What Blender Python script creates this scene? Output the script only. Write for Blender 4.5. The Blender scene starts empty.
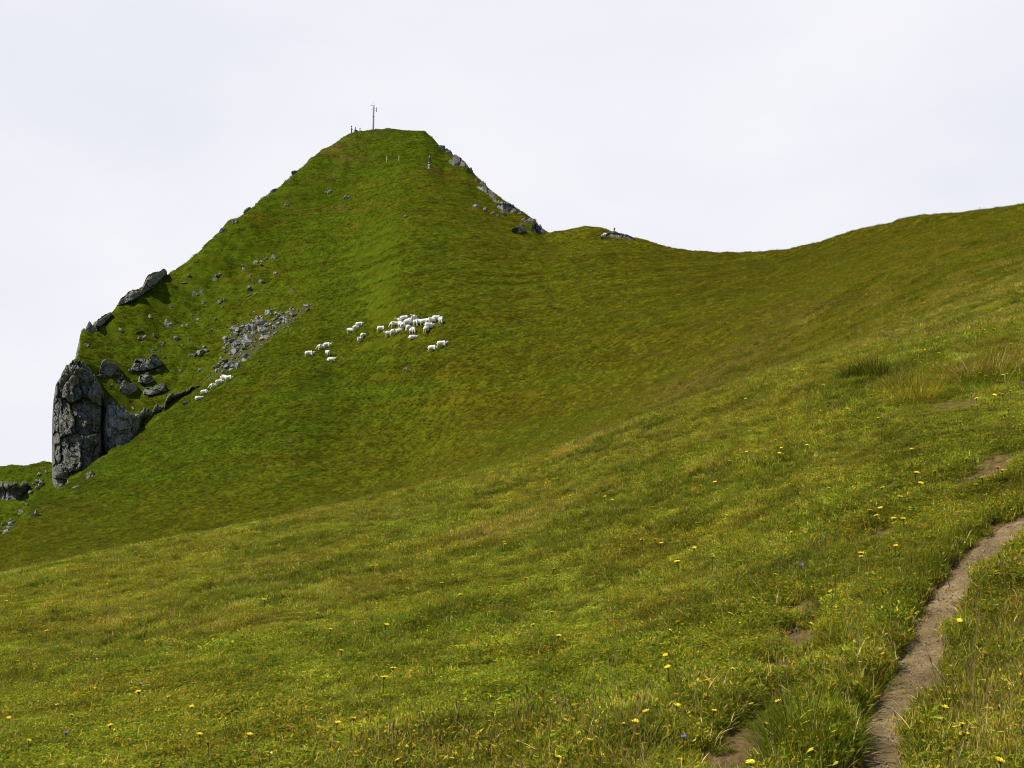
import bpy, bmesh, math, random
import numpy as np
from mathutils import Vector, Matrix, Euler

R = math.radians
random.seed(7)
RNG = np.random.default_rng(7)
SC = bpy.context.scene
COL = SC.collection

# ------------------------------------------------------------------ camera, sky, sun, exposure
W, H, F, HZ, EYE = 1024.0, 768.0, 1000.0, 460.0, 1.6     # focal length and horizon row in pixels
cam_data = bpy.data.cameras.new('camera')
cam_data.sensor_width = 36.0
cam_data.lens = 36.0 * F / W
cam_data.shift_y = (HZ - H / 2) / W
cam_data.clip_start, cam_data.clip_end = 0.1, 20000
cam = bpy.data.objects.new('camera', cam_data)
cam.location, cam.rotation_euler = (0, 0, EYE), (R(90), 0, 0)
COL.objects.link(cam)
SC.camera = cam

SUN = Vector((-0.60, -0.20, 0.80)).normalized()
world = bpy.data.worlds.new('World')
SC.world = world
world.use_nodes = True
wt = world.node_tree
wt.nodes.clear()
def wn(t, **k):
    n = wt.nodes.new(t)
    for a, b in k.items(): setattr(n, a, b)
    return n
w_out, w_bg = wn('ShaderNodeOutputWorld'), wn('ShaderNodeBackground')
w_bg.inputs['Strength'].default_value = 0.10
w_sky = wn('ShaderNodeTexSky', sky_type='NISHITA', sun_disc=False)
w_sky.sun_elevation = math.asin(SUN.z)
w_sky.sun_rotation = math.atan2(SUN.x, SUN.y)
w_sky.altitude = 1900
w_tc = wn('ShaderNodeTexCoord')
w_sep = wn('ShaderNodeSeparateXYZ')
wt.links.new(w_tc.outputs['Generated'], w_sep.inputs[0])
# a bank of thin bright cloud low over the ridge, clear sky overhead and behind
w_map = wn('ShaderNodeMapping')
w_map.inputs['Scale'].default_value = (1.3, 1.3, 3.2)
wt.links.new(w_tc.outputs['Generated'], w_map.inputs[0])
w_no = wn('ShaderNodeTexNoise')
w_no.inputs['Scale'].default_value = 1.7
w_no.inputs['Detail'].default_value = 6
w_no.inputs['Roughness'].default_value = 0.5
wt.links.new(w_map.outputs[0], w_no.inputs['Vector'])
w_ramp = wn('ShaderNodeValToRGB')
w_ramp.color_ramp.elements[0].position, w_ramp.color_ramp.elements[0].color = 0.32, (7.2, 7.35, 8.1, 1)
w_ramp.color_ramp.elements[1].position, w_ramp.color_ramp.elements[1].color = 0.66, (8.3, 8.25, 8.75, 1)
wt.links.new(w_no.outputs['Fac'], w_ramp.inputs[0])
w_el = wn('ShaderNodeMapRange', interpolation_type='SMOOTHSTEP')
w_el.inputs['From Min'].default_value, w_el.inputs['From Max'].default_value = 0.9, 0.5
wt.links.new(w_sep.outputs['Z'], w_el.inputs['Value'])
w_fr = wn('ShaderNodeMapRange', interpolation_type='SMOOTHSTEP')
w_fr.inputs['From Min'].default_value, w_fr.inputs['From Max'].default_value = -0.5, 0.25
wt.links.new(w_sep.outputs['Y'], w_fr.inputs['Value'])
w_mul = wn('ShaderNodeMath', operation='MULTIPLY')
wt.links.new(w_el.outputs[0], w_mul.inputs[0]); wt.links.new(w_fr.outputs[0], w_mul.inputs[1])
w_mix = wn('ShaderNodeMix', data_type='RGBA')
wt.links.new(w_mul.outputs[0], w_mix.inputs['Factor'])
wt.links.new(w_sky.outputs[0], w_mix.inputs['A']); wt.links.new(w_ramp.outputs[0], w_mix.inputs['B'])
wt.links.new(w_mix.outputs['Result'], w_bg.inputs['Color'])
wt.links.new(w_bg.outputs[0], w_out.inputs[0])

sun_data = bpy.data.lights.new('sun', 'SUN')
sun_data.energy, sun_data.angle, sun_data.color = 5.0, R(0.53), (1.0, 0.93, 0.80)
sun = bpy.data.objects.new('sun', sun_data)
sun.rotation_euler = SUN.to_track_quat('Z', 'Y').to_euler()
COL.objects.link(sun)
SC.view_settings.view_transform = 'Standard'
SC.view_settings.look = 'None'
SC.view_settings.exposure = 0.16
SC.view_settings.gamma = 1.0
SC.cycles.filter_width = 1.0
SC.cycles.max_bounces = 5
SC.cycles.diffuse_bounces = 3

# ------------------------------------------------------------------ noise
def _hash(ix, iy, iz, seed):
    h = (ix.astype(np.uint32) * np.uint32(374761393) + iy.astype(np.uint32) * np.uint32(668265263)
         + iz.astype(np.uint32) * np.uint32(2147483647) + np.uint32((seed * 1274126177) & 0xffffffff))
    h = (h ^ (h >> np.uint32(13))) * np.uint32(1274126177)
    h = (h ^ (h >> np.uint32(16))) * np.uint32(2246822519)
    return ((h ^ (h >> np.uint32(15))) & np.uint32(0xffffff)).astype(np.float64) / 16777215.0
def vnoise(x, y, z=0.0, seed=0):
    x, y, z = np.broadcast_arrays(np.asarray(x, float), np.asarray(y, float), np.asarray(z, float))
    fx, fy, fz = np.floor(x), np.floor(y), np.floor(z)
    ix, iy, iz = fx.astype(np.int64), fy.astype(np.int64), fz.astype(np.int64)
    tx, ty, tz = x - fx, y - fy, z - fz
    tx, ty, tz = [t * t * t * (t * (6 * t - 15) + 10) for t in (tx, ty, tz)]
    r = 0
    for dx in (0, 1):
        for dy in (0, 1):
            for dz in (0, 1):
                w = (tx if dx else 1 - tx) * (ty if dy else 1 - ty) * (tz if dz else 1 - tz)
                r = r + w * _hash(ix + dx, iy + dy, iz + dz, seed)
    return r * 2 - 1
def fbm(x, y, z=0.0, octaves=4, seed=0, gain=0.5):
    r, a, s, t = 0.0, 1.0, 1.0, 0.0
    for k in range(octaves):
        r = r + a * vnoise(np.asarray(x) * s + 17.3 * k, np.asarray(y) * s - 9.1 * k, np.asarray(z) * s + 4.7 * k, seed + k)
        t += a; a *= gain; s *= 2.03
    return r / t
def sstep(a, b, x):
    t = np.clip((np.asarray(x, float) - a) / (b - a), 0, 1)
    return t * t * (3 - 2 * t)
def pchip(xk, yk, x):
    xk, yk = np.asarray(xk, float), np.asarray(yk, float)
    h = np.diff(xk); d = np.diff(yk) / h
    m = np.zeros_like(yk)
    m[0], m[-1] = d[0], d[-1]
    w1, w2 = 2 * h[1:] + h[:-1], h[1:] + 2 * h[:-1]
    ok = d[:-1] * d[1:] > 0
    den = np.where(ok, w1 / np.where(ok, d[:-1], 1) + w2 / np.where(ok, d[1:], 1), 1)
    m[1:-1] = np.where(ok, (w1 + w2) / den, 0)
    i = np.clip(np.searchsorted(xk, x) - 1, 0, len(h) - 1)
    t = (np.asarray(x, float) - xk[i]) / h[i]
    return ((1 + 2 * t) * (1 - t) ** 2 * yk[i] + t * (1 - t) ** 2 * h[i] * m[i]
            + t * t * (3 - 2 * t) * yk[i + 1] + t * t * (t - 1) * h[i] * m[i + 1])
def curve(pts, px, smooth=True):
    xs = np.array([p[0] for p in pts], float); ys = np.array([p[1] for p in pts], float)
    q = np.clip(px, xs[0], xs[-1])
    return pchip(xs, ys, q) if smooth else np.interp(q, xs, ys)

# ------------------------------------------------------------------ the lie of the land
# columns = bearings from the camera (as x/y = (px-512)/F), rows = distance in metres
PXC = np.concatenate([np.linspace(-4200, -320, 30), np.linspace(-300, -24, 34), np.arange(-20, 1044, 2.0),
                      np.linspace(1050, 1320, 34), np.linspace(1350, 5200, 30)])
YR = np.concatenate([np.geomspace(1.0, 30, 230)[:-1], np.geomspace(30, 70, 90)[:-1], np.arange(70, 245, 0.5),
                     np.geomspace(245, 9000, 60)])
q = np.clip(PXC, -120, 1160)
FG = [  # px: (row, distance) four times, from the bottom edge of the view to the crest of the near shoulder
    (-120, (768, 6.4), (695, 9.6), (652, 12.5), (612, 17)),
    (0,    (768, 6.0), (690, 9.0), (640, 12), (587, 18)),
    (256,  (768, 5.4), (680, 8.2), (600, 13), (530, 22)),
    (512,  (768, 4.8), (640, 8.8), (540, 15), (464, 25)),
    (640,  (768, 4.5), (620, 8.2), (510, 13.7), (422, 24)),
    (768,  (768, 4.3), (600, 7.5), (480, 12.5), (376, 22.5)),
    (880,  (768, 4.1), (580, 7.0), (452, 11.2), (348, 21)),
    (1024, (768, 3.9), (560, 6.6), (430, 10), (318, 20)),
    (1160, (768, 3.7), (540, 6.2), (405, 9.2), (290, 19)),
]
def zof(py, Y): return EYE + (HZ - py) / F * Y
KY, KZ = [], []
for k in range(1, 5):
    py = curve([(r[0], r[k][0]) for r in FG], q); Y = curve([(r[0], r[k][1]) for r in FG], q)
    KY.append(Y); KZ.append(zof(py, Y))
KY.insert(0, np.full_like(q, 0.5)); KZ.insert(0, KZ[0] * 0.45)
crest = curve([(r[0], r[4][0]) for r in FG], q)
Y6 = curve([(-120, 70), (0, 72), (256, 76), (400, 76), (512, 70), (640, 58), (768, 45), (880, 33.5), (1024, 26), (1160, 23)], q)
dip = curve([(-120, 16), (400, 13), (640, 6), (768, 2), (880, 0.5), (1024, 0), (1160, 0)], q)
Yd = KY[4] * 0.55 + Y6 * 0.45
KY.append(Yd); KZ.append(zof(crest + dip - 2, Yd))
py6 = crest - curve([(-120, 0), (640, 1), (768, 3), (880, 5), (1024, 8), (1160, 8)], q)
Z6 = zof(py6, Y6)
KY.append(Y6); KZ.append(Z6)
SKY = [(-120, 474, 235), (0, 467, 235), (25, 466, 235), (44, 463, 235), (58, 465, 232), (66, 371, 150), (75, 359, 155),
       (80, 340, 161), (85, 331, 165), (100, 321, 168), (120, 304, 172), (140, 291, 176), (160, 273, 180), (180, 264, 186), (200, 250, 190),
       (220, 232, 195), (250, 208, 203), (280, 187, 210), (300, 169, 215), (318, 153, 220), (330, 146, 224), (345, 136, 228), (355, 132, 230), (372, 130, 232),
       (395, 130, 232), (424, 131, 232), (434, 139, 230), (444, 152, 226), (455, 157, 222), (466, 164, 217), (478, 178, 212), (490, 190, 205),
       (505, 201, 198), (520, 211, 192), (534, 220, 186), (543, 231, 180), (550, 233, 172), (562, 231, 166), (580, 227.5, 161), (600, 228, 158),
       (620, 234, 154), (640, 239, 149), (665, 246, 144), (690, 250.5, 139), (715, 252, 134), (740, 254, 129), (765, 253, 123), (790, 250, 117),
       (820, 242, 108), (850, 232, 100), (880, 225, 93), (920, 217, 85), (970, 211, 77), (1024, 205, 70), (1160, 190, 58)]
sky_py = curve([(a, b) for a, b, c in SKY], q, False); Y13 = curve([(a, c) for a, b, c in SKY], q, False)
Z13 = zof(sky_py, Y13)
fold_py = curve([(-120, 545), (0, 536), (30, 508), (50, 495), (75, 480), (100, 464), (130, 443), (160, 420), (200, 391), (250, 352), (320, 305)], q)
fold_Y = curve([(-120, 92), (0, 97), (50, 112), (75, 120), (100, 126), (130, 132), (160, 136), (200, 141), (250, 146), (320, 152)], q)
lefts = {  # (px, row, distance) of the broken ground beyond the fold
    9:  [(-120, 585, 112), (0, 575, 115), (50, 520, 124), (58, 497, 117), (75, 486, 123), (100, 470, 129), (130, 447, 135), (160, 422, 139), (200, 390, 143.5), (250, 349, 149), (320, 300, 156)],
    10: [(-120, 575, 165), (0, 570, 165), (58, 560, 165), (67, 478, 135), (75, 474, 137), (100, 462, 138), (130, 434, 141), (160, 412, 144), (200, 384, 147), (250, 344, 153), (320, 294, 161)],
    11: [(-120, 545, 195), (0, 540, 195), (58, 530, 195), (67, 372, 141), (75, 364, 143), (100, 384, 146), (130, 399, 147.5), (160, 388, 151), (200, 366, 155), (250, 327, 161), (320, 276, 170)],
    12: [(-120, 500, 220), (0, 497, 220), (58, 488, 220), (67, 367, 147), (75, 361, 149), (100, 349, 156), (130, 342, 160), (160, 329, 166), (200, 307, 172), (250, 268, 181), (320, 215, 197)],
}
ew = sstep(270, 420, q)                                    # rocky ground at left, smooth flank at right
expo = curve([(320, 1.5), (420, 1.08), (560, 1.02), (700, 1.02), (768, 1.05), (1160, 1.05)], q)
def blur(a, sig):
    u = np.arange(-400, 1500, 2.0); v = np.interp(u, PXC, a)
    k = np.exp(-0.5 * (np.arange(-60, 61) * 2.0 / sig) ** 2); k /= k.sum()
    v = np.convolve(np.pad(v, 60, mode='edge'), k, 'valid')
    return np.where((PXC > -390) & (PXC < 1490), np.interp(PXC, u, v), a)
Y13s, Z13s = blur(Y13, 34), blur(Z13, 34)
def flank(fr):
    w = sstep(0.7, 1.0, fr)
    yy, zz = Y13s * (1 - w) + Y13 * w, Z13s * (1 - w) + Z13 * w
    return Y6 + (yy - Y6) * fr, Z6 + (zz - Z6) * fr ** expo
Y8a, Z8a = fold_Y, zof(fold_py, fold_Y)
for fr, k in ((0.27, 7), (0.52, 8), (0.58, 9), (0.64, 10), (0.72, 11), (0.86, 12)):
    Yf, Zf = flank(fr)
    if k == 7: Yl, Zl = Y6 * 0.5 + Y8a * 0.5, Z6 + (Z8a - Z6) * 0.47
    elif k == 8: Yl, Zl = Y8a, Z8a
    else:
        Yl = curve([(a, c) for a, b, c in lefts[k]], q, False); Zl = zof(curve([(a, b) for a, b, c in lefts[k]], q, False), Yl)
    KY.append(Yl * (1 - ew) + Yf * ew); KZ.append(Zl * (1 - ew) + Zf * ew)
KY.append(Y13); KZ.append(Z13)
KY.append(Y13 + 6); KZ.append(Z13 - 2.2)
KY.append(Y13 + 60); KZ.append(Z13 - 42)
KY.append(Y13 * 0 + 700); KZ.append(Z13 * 0 - 330)
KY.append(Y13 * 0 + 9001); KZ.append(Z13 * 0 - 340)
KY, KZ = np.array(KY), np.array(KZ)
TZ = np.empty((len(YR), len(PXC)))
for c in range(len(PXC)):
    TZ[:, c] = pchip(KY[:, c], KZ[:, c], YR)
yu = np.geomspace(6, 400, 1400)
lw = (sstep(390, 470, PXC) * 1.0)
for c in np.nonzero((lw > 0) & (PXC < 5300))[0]:          # ease the joints of the smooth flank
    zz = np.interp(yu, YR, TZ[:, c]); kk = np.exp(-0.5 * (np.arange(-150, 151) / 62.0) ** 2); kk /= kk.sum()
    sm = np.convolve(np.pad(zz, 150, mode='edge'), kk, 'valid')
    r_ = 7 * float(sstep(680, 800, PXC[c])); w_ = lw[c] * sstep(26 - r_, 40 - r_, YR) * (1 - sstep(0.45, 0.72, YR / Y13[c]))
    TZ[:, c] = TZ[:, c] * (1 - w_) + np.interp(YR, yu, sm) * w_
for _ in range(2):                                         # keep each bearing's skyline at its surveyed height
    ang = (TZ - EYE) / YR[:, None]
    ang[YR < 66] = -9
    d = (zof(sky_py, 1.0) - EYE - ang.max(0)) * Y13
    wgt = sstep(0.8, 1.0, YR[:, None] / Y13[None, :]) * (1 - sstep(300, 600, YR))[:, None]
    TZ += wgt * d[None, :]
GX = (PXC[None, :] - 512) / F * YR[:, None]
GY = np.repeat(YR[:, None], len(PXC), 1)

def lookup(T, x, Y):
    x, Y = np.asarray(x, float), np.asarray(Y, float)
    px = 512 + F * x / np.maximum(Y, 1e-3)
    i = np.clip(np.searchsorted(PXC, px) - 1, 0, len(PXC) - 2); j = np.clip(np.searchsorted(YR, Y) - 1, 0, len(YR) - 2)
    a = np.clip((px - PXC[i]) / (PXC[i + 1] - PXC[i]), 0, 1); b = np.clip((Y - YR[j]) / (YR[j + 1] - YR[j]), 0, 1)
    return (T[j, i] * (1 - a) + T[j, i + 1] * a) * (1 - b) + (T[j + 1, i] * (1 - a) + T[j + 1, i + 1] * a) * b
def ground_at(px, py, y0=3.0):
    """the first point of the ground seen along the bearing px at the height row py"""
    ys = np.geomspace(y0, 245, 6000)
    z = lookup(TZ, (px - 512) / F * ys, ys)
    r = HZ - F * (z - EYE) / ys
    hit = np.nonzero(r <= py)[0]
    k = hit[0] if len(hit) else int(np.argmin(r))
    return Vector(((px - 512) / F * ys[k], ys[k], float(z[k])))

# worn footpath and bare scars: where they lie on the ground
path_px = [(846, 800, 62), (872, 763, 58), (886, 730, 58), (900, 699, 56), (913, 668, 52), (925, 640, 50), (937, 612, 50), (948, 588, 48),
           (966, 566, 46), (984, 548, 44), (1006, 530, 42), (1034, 516, 40), (1070, 503, 38)]
PATH = []
for a, b, w in path_px:
    p = ground_at(a, b, 2.5)
    PATH.append((p.x, p.y, w * p.y / F * (0.58 if b > 690 else 0.48)))
PATH = np.array(PATH)
_t = np.linspace(0, len(PATH) - 1, 140)
PATH = np.stack([pchip(np.arange(len(PATH)), PATH[:, k], _t) for k in range(3)], 1)
SCARS = []
for a, b, r, st in [(978, 476, 0.20, 0.8), (992, 466, 0.17, 0.75), (1004, 458, 0.16, 0.7), (884, 528, 0.12, 0.8), (799, 630, 0.15, 0.8), (808, 602, 0.17, 0.8), (788, 660, 0.13, 0.75),
                    (776, 690, 0.13, 0.8), (764, 708, 0.12, 0.75), (744, 738, 0.15, 0.85), (730, 764, 0.14, 0.8), (955, 402, 0.25, 0.45), (545, 660, 0.14, 0.6), (395, 518, 0.2, 0.5), (655, 615, 0.13, 0.5)]:
    p = ground_at(a, b); SCARS.append((p.x, p.y, r * 1.28, st))
def bare(x, Y):
    x, Y = np.asarray(x, float), np.asarray(Y, float)
    sh = x.shape
    x, Y = x.ravel(), Y.ravel()
    out = np.zeros(len(x))
    near = np.nonzero((Y < 32) & (np.abs(x) < 30))[0]
    xs, ys = x[near], Y[near]
    n = fbm(xs * 5, ys * 5, seed=31, octaves=3); n2 = fbm(xs * 1.6, ys * 1.6, seed=32, octaves=2)
    best = np.zeros(len(near))
    for s in range(0, len(PATH), 2):
        d = np.hypot(xs - PATH[s, 0], ys - PATH[s, 1]) / PATH[s, 2]
        best = np.maximum(best, 1 - sstep(0.85, 1.4, d + n * 0.75 + 0.4 * n2))
    for sx, sy, r, st in SCARS:
        d = np.hypot((xs - sx), (ys - sy) * 0.62) / r
        best = np.maximum(best, st * (1 - sstep(0.5, 1.1, d + n * 0.5)))
    out[near] = best
    return out.reshape(sh)

# hummocks, terracettes and the broken rocky ground
rough = (1 - sstep(215, 330, PXC[None, :] + 0 * GY)) * sstep(0, 8, GY - fold_Y[None, :]) * (1 - sstep(300, 500, GY))
nz = 0.07 * fbm(GX / 2.2, GY / 2.2, seed=1) + 0.045 * fbm(GX / 0.5, GY / 0.5, seed=2)
far = sstep(28, 60, GY) * (1 - sstep(400, 900, GY))
nz += far * (0.25 * fbm(GX / 7, GY / 7, seed=3) + (0.12 + 0.12 * sstep(70, 130, GY)) * fbm(GX / 14, TZ / 0.9, GY / 30, seed=4, octaves=3) + (0.035 + 0.055 * sstep(75, 130, GY)) * fbm(GX / 1.3, GY / 1.3, seed=5, octaves=3))
nz += rough * (1.5 * fbm(GX / 9, GY / 9, TZ / 9, seed=6) + 0.8 * fbm(GX / 2.4, GY / 2.4, TZ / 2.0, seed=7))
top_r = sstep(140, 215, GY) * (1 - sstep(500, 560, PXC))[None, :]
nz += top_r * 0.35 * fbm(GX / 3, GY / 3, seed=8) * (1 - sstep(300, 500, GY))
SCREE = [ground_at(a, b) for a, b in [(213, 377), (222, 352), (235, 327), (262, 315), (306, 304), (313, 303), (285, 332), (258, 352), (230, 376)]]
def scree_at(x, Y):
    x, Y = np.asarray(x, float), np.asarray(Y, float)
    ins = np.zeros(x.shape, bool); dist = np.full(x.shape, 1e9)
    for i in range(len(SCREE)):
        a, b = SCREE[i], SCREE[i - 1]
        c_ = ((a.y > Y) != (b.y > Y)) & (x < (b.x - a.x) * (Y - a.y) / (b.y - a.y + 1e-9) + a.x)
        ins ^= c_
        L2 = (b.x - a.x) ** 2 + (b.y - a.y) ** 2 + 1e-9
        t = np.clip(((x - a.x) * (b.x - a.x) + (Y - a.y) * (b.y - a.y)) / L2, 0, 1)
        dist = np.minimum(dist, np.hypot(x - a.x - t * (b.x - a.x), Y - a.y - t * (b.y - a.y)))
    sd = np.where(ins, dist, -dist)
    return sstep(-1.5, 2.5, sd + 3.2 * fbm(x / 2.5, Y / 2.5, seed=77))
BARE = bare(GX, GY)
SCR = scree_at(GX, GY)
TZ = TZ + nz - 0.065 * BARE
ROUGH = rough

# ------------------------------------------------------------------ materials
def mat(name):
    m = bpy.data.materials.new(name); m.use_nodes = True
    nt = m.node_tree; nt.nodes.clear()
    o = nt.nodes.new('ShaderNodeOutputMaterial')
    return m, nt, o
class N:
    def __init__(s, nt): s.nt = nt
    def __call__(s, t, ins=None, **k):
        n = s.nt.nodes.new(t)
        for a, b in k.items(): setattr(n, a, b)
        for a, b in (ins or {}).items():
            if isinstance(b, bpy.types.NodeSocket): s.nt.links.new(b, n.inputs[a])
            else: n.inputs[a].default_value = b
        return n
    def ramp(s, fac, stops):
        n = s.nt.nodes.new('ShaderNodeValToRGB')
        e = n.color_ramp.elements
        while len(e) < len(stops): e.new(0.5)
        for i, (p, c) in enumerate(stops):
            e[i].position = p; e[i].color = (*c, 1) if len(c) == 3 else c
        s.nt.links.new(fac, n.inputs[0])
        return n.outputs[0]
    def mix(s, f, a, b, mode='MIX'):
        n = s.nt.nodes.new('ShaderNodeMix'); n.data_type = 'RGBA'; n.blend_type = mode
        for k, v in (('Factor', f), ('A', a), ('B', b)):
            sock = [i for i in n.inputs if i.name == k and i.enabled][0]
            if isinstance(v, bpy.types.NodeSocket): s.nt.links.new(v, sock)
            else: sock.default_value = (*v, 1) if isinstance(v, tuple) and len(v) == 3 else v
        return [o for o in n.outputs if o.enabled][0]
    def noise(s, vec, scale, detail=4, rough=0.55, out='Fac'):
        return s('ShaderNodeTexNoise', {'Vector': vec, 'Scale': scale, 'Detail': detail, 'Roughness': rough}).outputs[out]
    def math(s, op, a, b=0.0):
        return s('ShaderNodeMath', {0: a, 1: b}, operation=op).outputs[0]
    def range(s, v, a, b, lo=0.0, hi=1.0):
        return s('ShaderNodeMapRange', {'Value': v, 'From Min': a, 'From Max': b, 'To Min': lo, 'To Max': hi}, interpolation_type='SMOOTHSTEP').outputs[0]
    def scaled(s, vec, sc):
        return s('ShaderNodeMapping', {'Vector': vec, 'Scale': sc}).outputs[0]

def simple(name, color, rough=0.7, var=0.15, scale=30, metallic=0.0, bump=0.0):
    m, nt, o = mat(name); n = N(nt)
    co = n('ShaderNodeTexCoord').outputs['Object']
    f = n.noise(co, scale, 3)
    c = n.mix(f, tuple(x * (1 - var) for x in color), tuple(min(1, x * (1 + var)) for x in color))
    b = n('ShaderNodeBsdfPrincipled', {'Base Color': c, 'Roughness': rough, 'Metallic': metallic})
    if bump: nt.links.new(n('ShaderNodeBump', {'Height': n.noise(co, scale * 2, 4), 'Strength': bump, 'Distance': 0.02}).outputs[0], b.inputs['Normal'])
    nt.links.new(b.outputs[0], o.inputs[0])
    return m

def rock_color(n, pos):
    big = n.noise(pos, 0.5, 5, 0.6)
    fine = n.noise(n.scaled(pos, (1.6, 1.6, 0.9)), 2.4, 8, 0.65)
    c = n.ramp(fine, [(0.28, (0.07, 0.068, 0.066)), (0.44, (0.20, 0.195, 0.185)), (0.58, (0.33, 0.32, 0.30)), (0.74, (0.52, 0.51, 0.48))])
    streak = n.noise(n.scaled(pos, (2.2, 2.2, 0.22)), 1.4, 4, 0.6)
    c = n.mix(n.range(streak, 0.5, 0.68), c, n.mix(0.65, c, (0.035, 0.036, 0.042)))
    c = n.mix(n.range(big, 0.56, 0.68, 0, 0.7), c, (0.30, 0.235, 0.165))
    h = n.math('ADD', n.noise(pos, 1.6, 8, 0.62), n.math('MULTIPLY', n('ShaderNodeTexVoronoi', {'Vector': n.scaled(pos, (1, 1, 1.8)), 'Scale': 1.0}, feature='DISTANCE_TO_EDGE').outputs['Distance'], 0.2))
    return c, h
def rock_material(name, gain=1.0):
    m, nt, o = mat(name); n = N(nt)
    g = n('ShaderNodeNewGeometry')
    c, h = rock_color(n, g.outputs['Position'])
    if gain != 1.0: c = n.mix(1.0, c, (gain, gain, gain), 'MULTIPLY')
    nz_ = n('ShaderNodeSeparateXYZ', {0: g.outputs['Normal']}).outputs['Z']
    moss = n.range(n.math('ADD', n.math('MULTIPLY', n.noise(g.outputs['Position'], 1.9, 5), 0.9), nz_), 1.02, 1.2)
    gc = n.mix(n.noise(g.outputs['Position'], 3.0, 4), (0.035, 0.05, 0.008), (0.075, 0.09, 0.014))
    c = n.mix(moss, c, gc)
    b = n('ShaderNodeBsdfPrincipled', {'Base Color': c, 'Roughness': 0.9, 'Specular IOR Level': 0.2})
    nt.links.new(n('ShaderNodeBump', {'Height': h, 'Strength': 0.9, 'Distance': 0.35}).outputs[0], b.inputs['Normal'])
    nt.links.new(b.outputs[0], o.inputs[0])
    return m
M_rock = rock_material('limestone', 0.62)
M_ledge = rock_material('ledge limestone', 0.9)
M_scree = rock_material('pale limestone', 1.1)

def terrain_material():
    m, nt, o = mat('hillside turf'); n = N(nt)
    g = n('ShaderNodeNewGeometry'); pos = g.outputs['Position']
    at = lambda a: n('ShaderNodeAttribute', attribute_name=a).outputs['Fac']
    near, bar = at('near'), at('bare')
    st = n.noise(n.scaled(pos, (0.3, 0.3, 1.6)), 1.0, 7, 0.62)
    fine = n.noise(pos, 2.6, 6, 0.7)
    c = n('ShaderNodeAttribute', attribute_name='gcol').outputs['Color']
    c = n.mix(1.0, c, n.ramp(fine, [(0.28, (0.62, 0.64, 0.6)), (0.5, (1.0, 1.0, 1.0)), (0.72, (1.36, 1.32, 1.4))]), 'MULTIPLY')
    c = n.mix(1.0, c, n.ramp(st, [(0.3, (0.8, 0.84, 0.8)), (0.5, (1.0, 1.0, 1.0)), (0.7, (1.16, 1.1, 1.2))]), 'MULTIPLY')
    thatch = n.ramp(n.noise(pos, 14, 5, 0.7), [(0.3, (0.05, 0.05, 0.008)), (0.55, (0.10, 0.095, 0.016)), (0.75, (0.16, 0.14, 0.035))])
    c = n.mix(near, c, thatch)
    soil = n.ramp(n.noise(pos, 22, 6, 0.7), [(0.3, (0.06, 0.040, 0.016)), (0.55, (0.13, 0.088, 0.040)), (0.75, (0.22, 0.155, 0.075))])
    c = n.mix(n.range(bar, 0.25, 0.7), c, soil)
    rc, rh = rock_color(n, pos)
    slope = n('ShaderNodeSeparateXYZ', {0: g.outputs['True Normal']}).outputs['Z']
    rk = n.range(n.math('ADD', slope, n.math('MULTIPLY', n.math('SUBTRACT', n.noise(pos, 0.8, 5), 0.5), 0.35)), 0.47, 0.38)
    c = n.mix(n.math('MULTIPLY', rk, at('rocky')), c, n.mix(1.0, rc, (0.6, 0.6, 0.6), 'MULTIPLY'))
    scm = n.range(n.math('ADD', at('scree'), n.math('MULTIPLY', n.math('SUBTRACT', n.noise(pos, 1.2, 5), 0.5), 1.2)), 0.35, 0.7)
    c = n.mix(scm, c, n.ramp(n.noise(pos, 3.5, 6, 0.7), [(0.35, (0.030, 0.036, 0.006)), (0.54, (0.060, 0.060, 0.014)), (0.72, (0.17, 0.155, 0.11))]))
    b = n('ShaderNodeBsdfPrincipled', {'Base Color': c, 'Roughness': 0.95, 'Specular IOR Level': 0.0})
    hh = n.math('ADD', n.math('ADD', fine, st), n.math('MULTIPLY', n.noise(pos, 9, 3), 0.4))
    nt.links.new(n('ShaderNodeBump', {'Height': hh, 'Strength': 0.6, 'Distance': 0.12}).outputs[0], b.inputs['Normal'])
    nt.links.new(b.outputs[0], o.inputs[0])
    return m
M_terrain = terrain_material()

def blade_material(name):
    """grass blades: each blade has its own colour (attribute) and each clump its own tint"""
    m, nt, o = mat(name); n = N(nt)
    c = n('ShaderNodeAttribute', attribute_name='bcol').outputs['Color']
    t = n('ShaderNodeAttribute', attribute_name='tint', attribute_type='INSTANCER').outputs['Vector']
    c = n.mix(1.0, c, t, 'MULTIPLY')
    d = n('ShaderNodeBsdfPrincipled', {'Base Color': c, 'Roughness': 0.7, 'Specular IOR Level': 0.03})
    tr = n('ShaderNodeBsdfTranslucent', {'Color': c})
    mx = n('ShaderNodeMixShader', {0: 0.42})
    nt.links.new(d.outputs[0], mx.inputs[1]); nt.links.new(tr.outputs[0], mx.inputs[2])
    nt.links.new(mx.outputs[0], o.inputs[0])
    return m
def blade_material_plain(name):
    m, nt, o = mat(name); n = N(nt)
    c = n('ShaderNodeAttribute', attribute_name='bcol').outputs['Color']
    d = n('ShaderNodeBsdfPrincipled', {'Base Color': c, 'Roughness': 0.7, 'Specular IOR Level': 0.03})
    mx = n('ShaderNodeMixShader', {0: 0.42})
    nt.links.new(d.outputs[0], mx.inputs[1]); nt.links.new(n('ShaderNodeBsdfTranslucent', {'Color': c}).outputs[0], mx.inputs[2])
    nt.links.new(mx.outputs[0], o.inputs[0])
    return m
M_blade = blade_material('grass blades')
M_tuss = blade_material_plain('tussock blades')

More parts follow.
